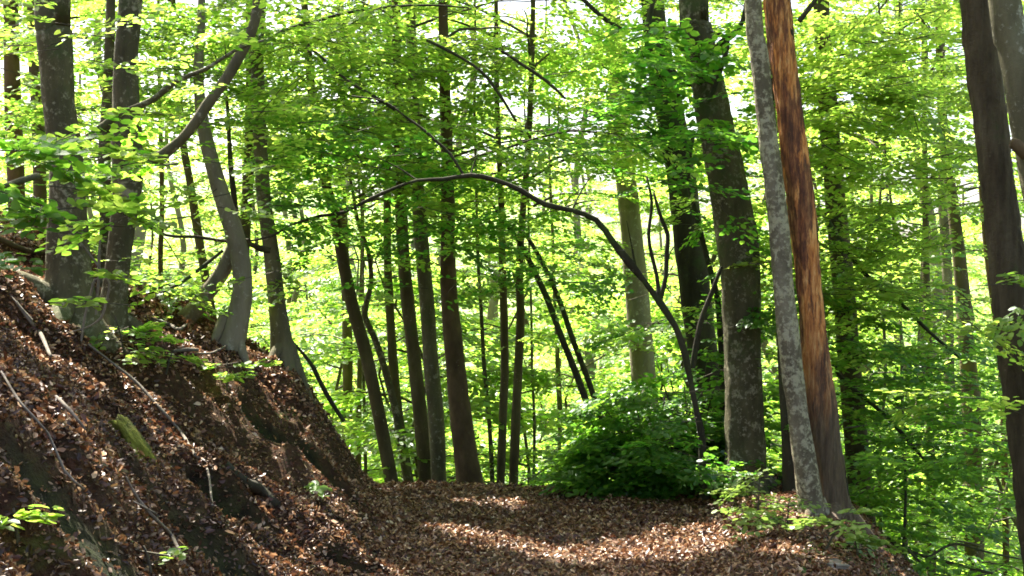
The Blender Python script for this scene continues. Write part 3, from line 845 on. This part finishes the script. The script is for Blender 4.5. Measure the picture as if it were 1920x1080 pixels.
trunk_tree("beech_tree", "pale grey trunk behind the arching tree, its foot hidden by the dark bush", [(1216, 860, 50), (1206, 700, 48), (1198, 600, 46), (1190, 500, 44), (1180, 400, 40), (1168, 280, 36), (1156, 140, 32), (1146, 0, 30)], 17.5, B_PALE, seed=65, toZ=13,
        crown=high_crown(6.8, 12, 10, 3.0, 1.5, extra=ex_r))

# --- the arching tree
def ex_arch(cm, p, r):
    spray_along(cm, p, r, 46, .8, t0=.35, t1=1.0, out=.55)
    screen_sprays(cm, [(1300, 690), (1320, 750), (1290, 800), (1330, 830), (1280, 860), (1340, 640), (1270, 720), (1260, 640), (1350, 880)], r, 62, .12, 11.7, .6, 1.05, dy=.15)
    screen_sprays(cm, [(1100, 260), (1180, 270), (1230, 220), (1040, 240), (1150, 330), (1250, 330), (960, 260), (900, 300), (1200, 420), (1090, 330)], r, 100, .30, 11.8, .85, dy=.5)
    screen_sprays(cm, [(620, 330), (560, 370), (700, 310), (640, 270), (760, 300), (660, 420), (820, 300)], r, 62, .26, 11.8, .8, dy=.5)
    screen_sprays(cm, [(790, 470), (760, 500), (850, 460), (740, 420), (1000, 470), (1060, 520)], r, 30, .22, 12.6, .8, dy=.4)
ARCH_W = .62
arch = [(1318, 900, 26), (1314, 820, 22), (1302, 740, 20), (1284, 670, 20), (1266, 610, 20), (1240, 568, 21), (1205, 530, 22), (1180, 490, 22), (1150, 450, 20), (1115, 415, 18), (1075, 397, 17), (1020, 380, 17), (975, 355, 15), (930, 340, 15), (880, 330, 14), (830, 333, 13),
        (785, 338, 12), (740, 355, 12), (690, 375, 11), (645, 395, 10), (600, 406, 9), (550, 424, 8), (510, 440, 7), (465, 450, 6)]
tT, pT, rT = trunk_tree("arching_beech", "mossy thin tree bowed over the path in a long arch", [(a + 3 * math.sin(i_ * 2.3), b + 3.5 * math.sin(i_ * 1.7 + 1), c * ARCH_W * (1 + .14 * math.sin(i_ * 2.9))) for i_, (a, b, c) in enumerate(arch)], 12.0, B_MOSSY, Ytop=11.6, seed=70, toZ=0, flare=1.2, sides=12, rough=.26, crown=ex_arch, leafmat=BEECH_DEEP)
_ra = np.random.default_rng(71)
for q_ in range(4):
    k_ = int(_ra.uniform(.35, .95) * (len(pT) - 1)); b_ = pT[k_]; up_ = _ra.uniform(.1, .5); dx_ = _ra.uniform(-.35, .35)
    branch_part(tT, [b_, b_ + [dx_ * .5, .05, up_ * .6], b_ + [dx_, -.05, up_]], [rT[k_] * .45, .006, .003], B_MOSSY, name="twig", sides=5, seed=q_)
for i, (sp, yy) in enumerate([
    ([(870, 330, 5), (845, 290, 6), (815, 262, 6), (790, 240, 5), (755, 215, 4), (720, 190, 4), (660, 180, 3)], (11.8, 12.0)),
    ([(1236, 566, 9), (1232, 520, 8), (1222, 480, 8), (1216, 440, 7), (1222, 380, 6), (1212, 330, 4)], (11.9, 12.1)),
    ([(1238, 560, 10), (1248, 520, 9), (1250, 470, 9), (1252, 440, 8), (1240, 410, 7), (1225, 360, 5)], (12.0, 12.2)),
    ([(1298, 690, 11), (1308, 630, 10), (1318, 590, 10), (1338, 540, 9), (1352, 500, 7)], (12.0, 12.0)),
    ([(470, 450, 7), (420, 452, 6), (370, 444, 6), (312, 441, 6), (255, 412, 4)], (11.6, 11.4)),
    ([(418, 470, 6), (380, 500, 7), (340, 530, 7), (290, 555, 5)], (11.5, 11.3)),
]):
    pts, rad = PX(sp, yy); branch_part(tT, pts, rad, B_MOSSY, seed=71 + i, name="branch", sides=7)

# --- big dark trunk and its shaded partner
def ex_u(cm, p, r):
    screen_sprays(cm, [(1300, 70), (1330, 100), (1260, 170), (1230, 60), (1180, 90), (1340, 230), (1300, 260), (1210, 160)], r, 44, .16, 11.6, .6, 1.05, TEMPL_BIG, dy=.3)
    screen_sprays(cm, [(1250, 300), (1300, 420), (1280, 520), (1230, 440), (1290, 620), (1340, 700), (1300, 780), (1420, 640), (1430, 560), (1210, 380)], r, 80, .22, 12.6, .75, dy=.35)
    screen_sprays(cm, [(1400, 600), (1380, 720), (1360, 820), (1420, 780), (1390, 500)], r, 26, .16, 11.7, .55, dy=.2)
tU, pU, rU = trunk_tree("beech_tree", "big dark trunk with pale lichen flecks rising behind the dark bush", [(1396, 945, 84), (1396, 860, 76), (1394, 760, 72), (1392, 650, 70), (1388, 540, 72), (1380, 440, 78), (1362, 340, 72), (1342, 240, 66), (1322, 140, 60), (1306, 50, 58), (1300, 0, 56)],
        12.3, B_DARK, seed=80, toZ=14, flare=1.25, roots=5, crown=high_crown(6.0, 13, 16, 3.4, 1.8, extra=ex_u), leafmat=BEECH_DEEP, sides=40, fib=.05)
for i, (sp, yy) in enumerate([
    ([(1335, 110, 16), (1352, 80, 13), (1375, 65, 12), (1392, 40, 9), (1400, 0, 8)], (12.2, 12.0)),
    ([(1330, 190, 10), (1345, 150, 9), (1365, 75, 8), (1330, 60, 5)], (12.1, 12.0)),
    ([(1395, 520, 10), (1420, 480, 9), (1405, 420, 8), (1380, 370, 8)], (12.3, 12.6)),
    ([(1275, 180, 9), (1240, 175, 8), (1205, 190, 8), (1170, 210, 6), (1120, 222, 4)], (12.3, 12.0)),
    ([(1330, 165, 14), (1270, 145, 14), (1240, 95, 13), (1215, 60, 12), (1225, 0, 10)], (12.5, 12.7)),
]):
    pts, rad = PX(sp, yy); branch_part(tU, pts, rad, B_MOSSY, seed=81 + i, name="branch", sides=8)
tV, pV, rV = trunk_tree("beech_tree", "thick shaded mossy trunk standing left of the big dark trunk with lichen flecks", [(1335, 800, 60), (1322, 690, 58), (1308, 590, 58), (1296, 480, 58), (1284, 380, 56), (1268, 280, 54), (1252, 190, 52), (1236, 100, 48), (1222, 0, 44)],
        15.0, B_MOSSY, seed=88, toZ=14, flare=1.2, crown=high_crown(6.6, 13, 14, 3.4, 1.8))
# third slim stem between them
trunk_tree("forest_tree", "slim black stem close against the left side of the big dark trunk", [(1358, 900, 14), (1356, 760, 13), (1352, 640, 13), (1345, 560, 12), (1325, 480, 11), (1305, 400, 10), (1290, 330, 9), (1300, 250, 7)], 13.2, B_MOSSY, seed=89, toZ=0, flare=1.1, sides=8,
        crown=lambda cm, p, r: spray_along(cm, p, r, 20, .8, t0=.3))

# --- the twin: living lichen trunk and dead orange trunk
tW, pW, rW = trunk_tree("beech_tree", "grey lichen covered living trunk leaning against the barkless orange trunk", [(1528, 1005, 46), (1518, 930, 44), (1506, 850, 42), (1494, 760, 40), (1484, 680, 40), (1475, 600, 40), (1468, 520, 40), (1458, 400, 38), (1444, 290, 36), (1434, 200, 35), (1423, 100, 34), (1412, 0, 33)],
        10.6, B_LICHEN, seed=90, toZ=12.5, flare=1.25, roots=3, crown=high_crown(5.2, 12, 12, 3.0, 1.6), sides=48, rough=.08, fib=.05)
tO, pO, rO = trunk_tree("dead_tree", "dead barkless trunk of rotten orange wood, beside the grey lichen covered trunk", [(1566, 1010, 61), (1560, 930, 58), (1551, 850, 56), (1541, 760, 54), (1531, 680, 50), (1523, 600, 46), (1515, 520, 46), (1503, 400, 49), (1490, 290, 50), (1479, 200, 49), (1468, 100, 48), (1456, 0, 48), (1440, -120, 46), (1420, -300, 39)],
        10.75, ROTTEN, seed=91, toZ=0, flare=1.25, roots=3, crown=None, sides=64, rough=.10, fib=.16)
mb = MB(); tube(mb, pO[6:], rO[6:], 64, rough=.10, seed=91, raw=True, sector=(R(-78), .55, 1.05)); mb.build('bark_strip', B_MOSSY, tO)
pts, rad = PX([(1498, 40, 10), (1515, 18, 9), (1535, -10, 7), (1560, -60, 5)], 10.75); branch_part(tO, pts, rad, B_MOSSY, seed=92, name="branch_stub", sides=7)
pts, rad = PX([(1492, 700, 20), (1482, 560, 14), (1474, 480, 9), (1490, 940, 4)][:3], 11.4)
mb = MB(); pts, rad = PX([(1492, 960, 30), (1484, 860, 26), (1474, 760, 22), (1468, 640, 20), (1462, 500, 18), (1450, 300, 14), (1440, 100, 12)], 11.9)
# dark stem behind the lichen trunk
trunk_tree("beech_tree", "dark slim trunk hidden behind the left edge of the lichen covered trunk", [(1488, 960, 34), (1482, 860, 30), (1474, 740, 24), (1466, 620, 20), (1458, 480, 18), (1452, 300, 14), (1444, 100, 12)], 11.9, B_MOSSY, seed=93, toZ=9, flare=1.2, sides=10, crown=mid_crown(5.6, 8.5, 7, 2.0, 1.0))
def ex_x(cm, p, r):
    screen_sprays(cm, [(1570, 180), (1620, 120), (1580, 330), (1600, 440), (1570, 520), (1640, 560), (1600, 620), (1640, 260), (1560, 80), (1600, 30)], r, 120, .38, 13.4, .95, dy=.6)
    screen_sprays(cm, [(1560, 40), (1600, 100), (1560, 160), (1620, 200), (1570, 260), (1560, 340), (1610, 330), (1580, 420), (1560, 500), (1600, 520), (1640, 420), (1590, 600), (1620, 660)], r, 150, .24, 12.4, .85, 1.15, dy=.4)
    screen_sprays(cm, [(1640, 700), (1700, 640), (1620, 780), (1700, 760), (1760, 820), (1680, 860), (1800, 760), (1760, 900), (1840, 860), (1720, 560), (1640, 940), (1700, 960), (1800, 980), (1860, 760), (1780, 680), (1640, 600)], r, 170, .34, 12.6, .9, 1.1, dy=.7, mat=2)
tX, pX_, rX = trunk_tree("beech_tree", "mossy trunk seen directly behind and right of the orange dead trunk", [(1632, 1110, 54), (1620, 1000, 50), (1612, 900, 46), (1600, 760, 44), (1588, 620, 42), (1578, 500, 40), (1566, 380, 38), (1555, 240, 36), (1546, 120, 32), (1540, 0, 30)],
        13.6, B_OLIVE, seed=94, toZ=13, flare=1.2, roots=3, crown=high_crown(6.2, 12, 12, 3.0, 1.6, extra=ex_x))
for i, (sp, yy) in enumerate([
    ([(1540, 395, 9), (1575, 450, 9), (1610, 500, 9), (1650, 540, 8), (1690, 570, 8), (1740, 620, 7), (1800, 672, 5)], (13.4, 12.2)),
    ([(1568, 700, 9), (1600, 730, 9), (1640, 762, 8), (1680, 800, 8), (1712, 838, 7), (1742, 872, 5)], (13.4, 12.4)),
    ([(1570, 690, 12), (1582, 672, 9), (1612, 668, 7), (1660, 672, 7), (1705, 680, 6), (1742, 688, 4)], (13.4, 12.6)),
]):
    pts, rad = PX(sp, yy); branch_part(tX, pts, rad, B_MOSSY, seed=95 + i, name="branch", sides=7)

# --- right edge pair
def ex_y(cm, p, r):
    screen_sprays(cm, [(1900, 600), (1880, 650), (1910, 520), (1850, 700)], r, 9, .14, 9.0, .6, .95, None, dy=.2)
    screen_sprays(cm, [(1700, 60), (1640, 40), (1760, 120), (1690, 150), (1780, 250), (1790, 420), (1760, 330)], r, 60, .3, 11.5, .9, dy=.6)
tY, pY, rY = trunk_tree("conifer_tree", "dark furrowed trunk near the right edge, leaning slightly left", [(1960, 1080, 74), (1945, 950, 72), (1928, 820, 70), (1912, 700, 70), (1898, 580, 68), (1884, 460, 66), (1870, 340, 64), (1856, 220, 62), (1840, 100, 60), (1828, 0, 58)],
        9.6, B_FURROW, seed=100, toZ=13, flare=1.2, crown=high_crown(5.4, 12, 12, 3.0, 1.4, extra=ex_y), sides=56, fib=.14)
tZ, pZ, rZ = trunk_tree("beech_tree", "smooth olive grey trunk cut off by the right edge of the photo", [(2080, 1080, 84), (2050, 900, 82), (2020, 700, 80), (1990, 520, 78), (1956, 360, 74), (1926, 200, 68), (1900, 80, 62), (1884, 0, 60)],
        9.0, B_GREY, seed=101, toZ=13, flare=1.2, crown=high_crown(5.2, 12, 12, 3.0, 1.5))
pts, rad = PX([(1925, 290, 26), (1905, 272, 24), (1895, 268, 16)], 8.9); branch_part(tZ, pts, rad, B_BROWN, seed=102, name="broken_stub", sides=8)

# --- trunks on the slope at the right, far enough down to start below the frame
right = [
    ("grey trunk with a pale patch far down the right slope, left of the furrowed trunk", [(1826, 1010, 36), (1824, 900, 35), (1820, 760, 34), (1812, 640, 30), (1800, 500, 26), (1786, 380, 22), (1770, 260, 18), (1760, 60, 14)], 19, B_OLIVE, 12),
    ("straight slim trunk on the right slope, midway between the orange and furrowed trunks", [(1746, 1010, 17), (1745, 900, 17), (1742, 760, 16), (1740, 620, 14), (1736, 500, 13), (1735, 360, 11), (1733, 200, 9)], 18, B_OLIVE, 10),
    ("thin pole on the right slope, just left of the straight slim trunk", [(1698, 1010, 8), (1697, 900, 8), (1692, 760, 7), (1690, 640, 6), (1684, 500, 5), (1676, 420, 5)], 17, B_DARK, 7),
    ("very thin bent pole on the right slope with a lower crook", [(1652, 1010, 6), (1650, 860, 6), (1660, 700, 6), (1654, 560, 5), (1648, 430, 5), (1656, 300, 5), (1670, 200, 4)], 17.5, B_DARK, 7),
    ("slim brown trunk in front of bright leaves near the right edge", [(1886, 1010, 12), (1884, 900, 12), (1880, 760, 11), (1868, 620, 10), (1850, 480, 9), (1838, 340, 8)], 20, B_BROWN, 9),
    ("narrow dark trunk beside the bright gap at the upper right", [(1726, 720, 14), (1728, 600, 14), (1734, 480, 13), (1736, 380, 11), (1732, 250, 9)], 24, B_DARK, 10),
    ("crooked grey trunk beside the bright gap at the upper right", [(1780, 760, 20), (1778, 620, 20), (1776, 520, 19), (1772, 440, 19), (1766, 360, 16), (1768, 250, 12)], 23, B_GREY, 10),
]
for i, (lb, sp, Yd, mt, tz) in enumerate(right):
    trunk_tree("forest_tree", lb, sp, Yd, mt, seed=110 + i, toZ=tz, flare=1.15, sides=10, crown=mid_crown(3.2, tz, 9, 2.2, 1.2, .8))
for i, (lb, sp, Yd) in enumerate([
    ("thin stem with a dark knot standing before the pale leaves right of centre", [(1048, 860, 7), (1050, 780, 10), (1046, 700, 10), (1044, 640, 8), (1040, 560, 7), (1036, 440, 6), (1030, 300, 5)], 19),
    ("hair thin sapling stem right of the two slim upright trunks", [(1000, 925, 6), (1002, 800, 6), (998, 700, 5), (996, 580, 5), (992, 460, 4)], 17.5),
    ("hair thin sapling stem left of the close pair of trunks", [(686, 900, 7), (684, 800, 7), (682, 720, 6), (680, 620, 5)], 18)]):
    trunk_tree("young_tree", lb, sp, Yd, B_DARK, seed=130 + i, toZ=6.5, flare=1.1, sides=7, cat="young tree", crown=mid_crown(2.6, 6.3, 6, 1.2, .8, .9))

# --- boughs whose tree stands outside the frame at the top: overhead branches of a tree beside the path
ov = trunk_tree("beech_tree", "thin grey stem on the ridge carrying the long twigs across the top of the picture", [(520, 640, 10), (505, 480, 9), (498, 300, 9), (492, 150, 9), (490, 80, 9), (500, -60, 8)], 12.4, B_GREY, seed=140, toZ=7, flare=1.1, sides=8,
    crown=lambda cm, p, r: (screen_sprays(cm, [(700, 40), (760, 80), (840, 60), (900, 30), (620, 60), (980, 60), (1060, 40), (860, 130), (700, 130), (1000, 30)], r, 120, .42, 12.8, 1.0, dy=.7),
                            screen_sprays(cm, [(560, 200), (620, 180), (600, 250), (700, 220), (560, 300)], r, 60, .34, 12.6, .9, dy=.6)))
for i, sp in enumerate([[(490, 85, 8), (530, 58, 7), (590, 40, 6), (660, 22, 6), (740, 12, 5), (820, 10, 4), (880, 15, 3)],
                        [(560, 75, 6), (600, 105, 6), (650, 150, 6), (700, 180, 7), (740, 205, 7)],
                        [(800, 75, 6), (850, 100, 6), (900, 132, 6), (935, 175, 6), (968, 228, 5)],
                        [(940, 95, 5), (985, 125, 7), (1025, 152, 7), (1060, 185, 5)],
                        [(1085, -10, 8), (1110, 15, 9), (1140, 40, 9), (1175, 60, 8)]]):
    pts, rad = PX(sp, 12.5); branch_part(ov[0], pts, rad, B_MOSSY, seed=141 + i, name="branch", sides=6)

# ------------------------------------------------------------------ the dark bush by the path
def bush(name, label, c, rx, ry, rz, n, seed, mat, leafscale=1.0, stems=9, scale=.8, cat="bush", tag_group=None):
    r = np.random.default_rng(seed)
    c = np.array([c[0], c[1], h1(c[0], c[1])])
    e = empty(name, c, label, cat, tag_group)
    mb = MB()
    ends = []
    for k in range(stems):
        a = k * 2 * math.pi / stems + r.normal(0, .2)
        q = [c + np.array([0, 0, -.05]), c + np.array([math.cos(a) * rx * .35, math.sin(a) * ry * .35, rz * .45]), c + np.array([math.cos(a) * rx * .8, math.sin(a) * ry * .8, rz * r.uniform(.6, .95)])]
        tube(mb, q, [.016, .011, .004], 5, .12); ends.append(q)
    mb.build("stem", TWIG, e)
    cm = MB()
    u = r.normal(0, 1, (n, 3)); u /= np.linalg.norm(u, axis=1)[:, None]
    u[:, 2] = np.abs(u[:, 2])
    rr = r.uniform(.35, 1, n) ** .6
    lump = 1 + .38 * noise3(u[:, 0] * 2.5, u[:, 1] * 2.5, u[:, 2] * 2.5, seed)
    p = c + u * (rr * lump)[:, None] * np.array([rx, ry, rz])
    yw = np.arctan2(u[:, 1], u[:, 0]) + r.normal(0, .5, n)
    sprays(cm, p, yw, r.normal(-.12, .18, n), r.normal(0, .2, n), scale * r.uniform(.6, 1.1, n), r, 0, 1, True, leafscale)
    cm.build("crown", [mat, TWIG], e)
    return e
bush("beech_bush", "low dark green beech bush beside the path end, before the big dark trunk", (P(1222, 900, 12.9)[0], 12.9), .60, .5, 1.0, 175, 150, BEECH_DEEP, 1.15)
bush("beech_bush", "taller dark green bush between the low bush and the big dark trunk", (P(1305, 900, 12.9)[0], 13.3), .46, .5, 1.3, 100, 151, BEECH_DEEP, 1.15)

# ------------------------------------------------------------------ background: copies of a few trees
def proto_tree(seed, H, r0, nl, L0, L1, zlow, mat, dens=.6):
    r = np.random.default_rng(seed)
    e = empty("beech_tree", (0, 0, 0), "", "tree")
    pts = [np.array([0, 0, -.5])]
    for k in range(1, 7):
        pts.append(np.array([r.normal(0, .12) * k ** .5, r.normal(0, .12) * k ** .5, H * k / 6]))
    rad = [r0 * 1.15] + [r0 * (1 - .13 * k) for k in range(1, 7)]
    mb = MB(); p, rr = tube(mb, pts, rad, 8, .5, rough=.06, seed=seed)
    t = mb.build("trunk", mat, e)
    cm = MB()
    crown_on(cm, p, zlow, H - .3, nl, L0, L1, r, dens=dens, r0=.02, rise=.45, leafscale=1.35)
    c = cm.build("crown", [BEECH, TWIG], e)
    return e, t, c
def copy_tree(src, loc, rz, sc, label, group):
    e = src[0].copy(); C.objects.link(e)
    e.location = loc; e.rotation_euler = (0, 0, rz); e.scale = (sc, sc, sc)
    e["label"] = label; e["group"] = group
    for ch in src[1:]:
        k = ch.copy(); C.objects.link(k); k.parent = e
    return e
TALL = [proto_tree(200 + i, (13, 12, 11, 14)[i], (.13, .10, .08, .16)[i], 26, 2.6, 1.2, (2.2, 3.0, 1.6, 4.0)[i], (B_PALE, B_GREY, B_OLIVE, B_PALE)[i], .58) for i in range(4)]
YOUNG = [proto_tree(220 + i, (4.2, 3.2, 5.5)[i], (.03, .022, .04)[i], 16, 1.3, .5, (.3, .2, .5)[i], B_DARK, .9) for i in range(3)]
lab_t = "slim forest beech of the sunlit stand beyond the path"
lab_y = "young beech with bright leaves growing in the understory beyond the path"
r = np.random.default_rng(300)
used = set(); placed = []
def place(protos, x, y, sc, label, group):
    k = int(r.integers(0, len(protos)))
    src = protos[k]
    loc = (x, y, h1(x, y) - .05)
    rz = r.uniform(0, 2 * math.pi)
    if id(src) not in used:
        used.add(id(src)); src[0].location = loc; src[0].rotation_euler = (0, 0, rz); src[0].scale = (sc,) * 3
        src[0]["label"] = label; src[0]["group"] = group
    else:
        copy_tree(src, loc, rz, sc, label, group)
def scatter(protos, n, y0, y1, mind, sc, label, group, xs=.40, test=None):
    got = 0
    for _ in range(n * 40):
        if got >= n: break
        y = y0 + (y1 - y0) * r.uniform() ** 1.1
        x = r.uniform(-xs, xs) * y
        if any((x - a) ** 2 + (y - b) ** 2 < mind ** 2 for a, b in placed): continue
        if test and not test(x, y): continue
        placed.append((x, y)); place(protos, x, y, r.uniform(*sc), label, group); got += 1
scatter(TALL, 100, 25, 80, 2.4, (1.15, 1.6), lab_t, "slim beeches of the background stand", test=lambda x, y: not ((-.27 if y > 29 else -.6) * y < x < .16 * y and y < 42))
placed = []
scatter(YOUNG, 120, 17, 48, 1.3, (.8, 1.35), lab_y, "young understory beeches")

scatter(YOUNG, 95, 27, 62, 1.7, (1.1, 1.9), "bright leafy beech of middle height standing far behind the trunks beyond the path", "middle height beeches far behind")
# ------------------------------------------------------------------ sticks, roots, stones, seedlings on the near ground
def ground_line(spec, lift=.02, n_extra=0):
    pts, rad = [], []
    for px, py, wd in spec:
        q = G(px, py); q = q.copy(); q[2] = h1(q[0], q[1]) + lift
        pts.append(q); rad.append(max(.003, wd * .5 / FPX * q[1]))
    return pts, rad
def stick(label, spec, mat=DEADWOOD, side=(), seed=0, lift=.05, name="fallen_branch", cat="fallen branch"):
    pts, rad = ground_line(spec, lift)
    e = empty(name, pts[0], label, cat, "dead sticks lying on the bank")
    mb = MB(); tube(mb, pts, rad, 7, .06, rough=.15, seed=seed); mb.build("stick", mat, e)
    for s in side:
        p2, r2 = ground_line(s, lift + .02); mb = MB(); tube(mb, p2, r2, 6, .05, rough=.15, seed=seed + 1); mb.build("twig", mat, e)
    return e
stick("long thin grey stick running down the bank past the mossy rock", [(165, 665, 5), (210, 700, 5), (255, 735, 6), (305, 788, 6), (340, 830, 6), (365, 870, 5), (388, 930, 5), (398, 975, 4)], seed=1)
stick("short pale stick in the leaves just left of the mossy rock", [(105, 770, 6), (130, 795, 7), (160, 832, 5)], seed=2)
stick("thin brown stick on the shaded soil at the lower left", [(2, 745, 4), (40, 800, 5), (90, 860, 5), (120, 915, 5), (158, 952, 4)], seed=3)
stick("forked grey stick low on the shaded soil below the mossy rock", [(235, 925, 4), (260, 965, 6), (290, 1000, 7), (320, 1040, 7), (345, 1078, 6)], side=([(290, 1000, 4), (250, 985, 3)],), seed=4)
stick("pale curved stick in the deep leaves near the left edge", [(30, 595, 6), (60, 625, 8), (75, 660, 8), (95, 690, 6)], side=([(60, 625, 5), (20, 600, 3)],), seed=5)
stick("short sunlit stick lying by the foot of the leaning grey beech", [(285, 612, 5), (318, 624, 7), (335, 632, 7), (350, 620, 5)], seed=6)
stick("pale broken stick below the leaning grey beech foot", [(325, 672, 6), (350, 684, 8), (372, 682, 6)], seed=7)
stick("thin arched root stick above the hollow at the grey beech foot", [(365, 695, 3), (395, 680, 4), (425, 660, 4), (440, 652, 3)], DEADWOOD, seed=8, lift=.05)
stick("dark half buried root beside the sunlit strip of the bank", [(425, 880, 14), (455, 905, 20), (490, 930, 22), (520, 952, 18)], B_MOSSY, seed=9, lift=.0)
stick("mossy yellow log end at the left edge under the dim brown trunk", [(-10, 462, 10), (20, 474, 11), (55, 488, 10), (80, 498, 8)], B_OLIVE, seed=10, lift=.06)
# upright dead twigs by the first two trunks
e = empty("dead_twig_clump", G(160, 640), "upright pale dead twigs with a hooked top, before the two left trunks", "dead twigs")
for i, sp in enumerate([[(152, 640, 4), (160, 590, 5), (172, 545, 6), (178, 525, 6), (192, 522, 4)], [(120, 625, 4), (160, 615, 4), (190, 595, 5), (200, 560, 5), (205, 530, 5), (185, 500, 5), (160, 465, 4), (130, 430, 4), (95, 395, 3), (60, 365, 2)], [(180, 590, 4), (184, 540, 6), (186, 480, 6), (188, 445, 4)]]):
    pts, rad = PX(sp, 9.3); mb = MB(); tube(mb, pts, rad, 6, .05, rough=.12, seed=i); mb.build("twig", DEADWOOD, e)
# fallen branch and dead twigs at the lower right
e = empty("fallen_branch", P(1600, 980, 11.6), "dark fallen branch leaning off the slope right of the orange trunk foot", "fallen branch")
for i, sp in enumerate([[(1592, 958, 9), (1625, 985, 9), (1665, 1010, 9), (1695, 1030, 9), (1740, 1045, 8), (1800, 1060, 7), (1860, 1075, 5)], [(1692, 1060, 5), (1695, 1000, 6), (1698, 930, 5), (1697, 880, 4)], [(1740, 1045, 5), (1790, 1020, 5), (1850, 1035, 4), (1920, 1050, 3)], [(1700, 1030, 5), (1750, 1075, 5), (1800, 1110, 4)]]):
    pts, rad = PX(sp, (11.6, 12.4)); mb = MB(); tube(mb, pts, rad, 7, .08, rough=.15, seed=i); mb.build("branch" if i else "stick", B_MOSSY, e)
# slim twig hanging at the bank end
tw = stick("slim dark crooked sapling stem slanting down at the end of the bank", [(0, 0, 1)] * 2, seed=12) if False else None
e = empty("leaning_sapling", P(640, 785, 12.6), "dark crooked bare stem slanting down at the right end of the bank", "dead sapling")
pts, rad = PX([(645, 790, 8), (622, 755, 9), (600, 715, 8), (588, 690, 8), (570, 665, 7), (548, 640, 5)], 12.6)
mb = MB(); tube(mb, pts, rad, 7, .05, rough=.2, seed=3); mb.build("stem", B_MOSSY, e)

# mossy rock on the bank
def rock(label, px, py, sx, sy, sz, rot, seed, mat):
    c = G(px, py)
    r = np.random.default_rng(seed)
    th = np.linspace(0, math.pi, 26)[:, None]; ph = np.linspace(0, 2 * math.pi, 40, endpoint=False)[None]
    u = np.stack([np.sin(th) * np.cos(ph), np.sin(th) * np.sin(ph), np.cos(th) * np.ones_like(ph)], -1)
    q = np.sign(u) * np.abs(u) ** .75
    d = 1 + .42 * fbm(u[..., 0] * 1.6 + seed, u[..., 1] * 1.6, u[..., 2] * 1.6, 4, seed) + .04 * fbm(u[..., 0] * 9, u[..., 1] * 9, u[..., 2] * 9, 2, seed)
    q = q * d[..., None] * np.array([sx, sy, sz])
    ca, sa = math.cos(rot), math.sin(rot)
    x = q[..., 0] * ca + q[..., 2] * sa; z = -q[..., 0] * sa + q[..., 2] * ca
    v = np.stack([x, q[..., 1], z], -1) + c
    k = 40
    i = np.arange(25)[:, None] * k; j = np.arange(k)[None]; j2 = (j + 1) % k
    f = np.stack([i + j, i + k + j, i + k + j2, i + j2], -1)
    mb = MB(); mb.add(v, f)
    o = mb.build("mossy_rock", mat, origin=tuple(c)); tag(o, label, "rock", "rocks in the bank")
    return o
MOSSROCK = soil_material("mossy_stone", (.03, .03, .018), (.08, .085, .03), (.15, .16, .045), .40, (.15, .16, .022))
DARKROCK = soil_material("dark_damp_stone", (.02, .018, .012), (.035, .034, .02), (.055, .055, .03), .62, (.04, .05, .015))
rock("wedge shaped rock with yellow green moss set in the bank", 258, 850, .19, .10, .055, R(50), 3, MOSSROCK)
#rock("dark mossy boulder face under the yellow green rock", 365, 985, .26, .16, .09, R(58), 5, DARKROCK)
rock("low flat stone in the litter at the right edge of the path", 1555, 1062, .10, .08, .03, 0, 8, DEADWOOD)

# seedlings
def seedling(label, px, py, H, n, seed, mat, leafscale=1.0, spread=.25, Yd=None, name="beech_seedling"):
    r = np.random.default_rng(seed)
    c = G(px, py) if Yd is None else P(px, py, Yd)
    c = np.array([c[0], c[1], h1(c[0], c[1])])
    e = empty(name, c, label, "seedling", "beech seedlings near the path")
    mb = MB(); lean = r.normal(0, .12, 2)
    tube(mb, [c + np.array([0, 0, -.03]), c + np.array([lean[0] * H, lean[1] * H, H * .55]), c + np.array([lean[0] * H * 2, lean[1] * H * 2, H])], [.008, .006, .003], 6, .06)
    mb.build("stem", TWIG, e)
    cm = MB()
    t = r.uniform(.3, 1, n)
    yw = r.uniform(0, 2 * math.pi, n)
    base = c + np.stack([lean[0] * H * 2 * t, lean[1] * H * 2 * t, H * t], 1) + np.stack([np.cos(yw), np.sin(yw), yw * 0], 1) * .03
    sprays(cm, base, yw, r.normal(.05, .2, n), r.normal(0, .2, n), spread / .75 * r.uniform(.7, 1.3, n), r, 0, 1, False, leafscale, TEMPL_BIG)
    cm.build("foliage", [mat, TWIG], e)
seedling("tallest yellow green seedling at the right path edge, before the lichen covered trunk", 1420, 1000, .42, 9, 1, BEECH_PALE, .62, .34)
seedling("broad low yellow green seedling between the tallest one and the lichen covered trunk", 1475, 1005, .26, 7, 2, BEECH_PALE, .62, .34)
seedling("pale green seedling touching the foot of the orange dead trunk", 1545, 1030, .30, 5, 3, BEECH_PALE, .8, .3)
seedling("small green seedling at the lower right corner of the path", 1610, 1070, .2, 4, 4, BEECH_PALE, .8, .26, Yd=9.6)
seedling("leafy green sprout at the foot of the second thick trunk on the bank", 235, 665, .28, 5, 5, BEECH, .8, .3)
seedling("green sprout lying over the bank leaves left of the hollow", 310, 705, .16, 4, 6, BEECH, .8, .32)
seedling("bright green sprout in the middle of the upper bank", 425, 735, .2, 4, 7, BEECH, .9, .3)
seedling("single tiny green sprout beside the dark half buried root", 595, 915, .1, 1, 8, BEECH, .7, .16)
seedling("tiny green sprout in the shaded soil at the lower left", 35, 1020, .1, 2, 9, BEECH, .6, .14)
seedling("tiny green sprout at the bottom edge below the forked stick", 285, 1078, .1, 2, 10, BEECH, .5, .12)
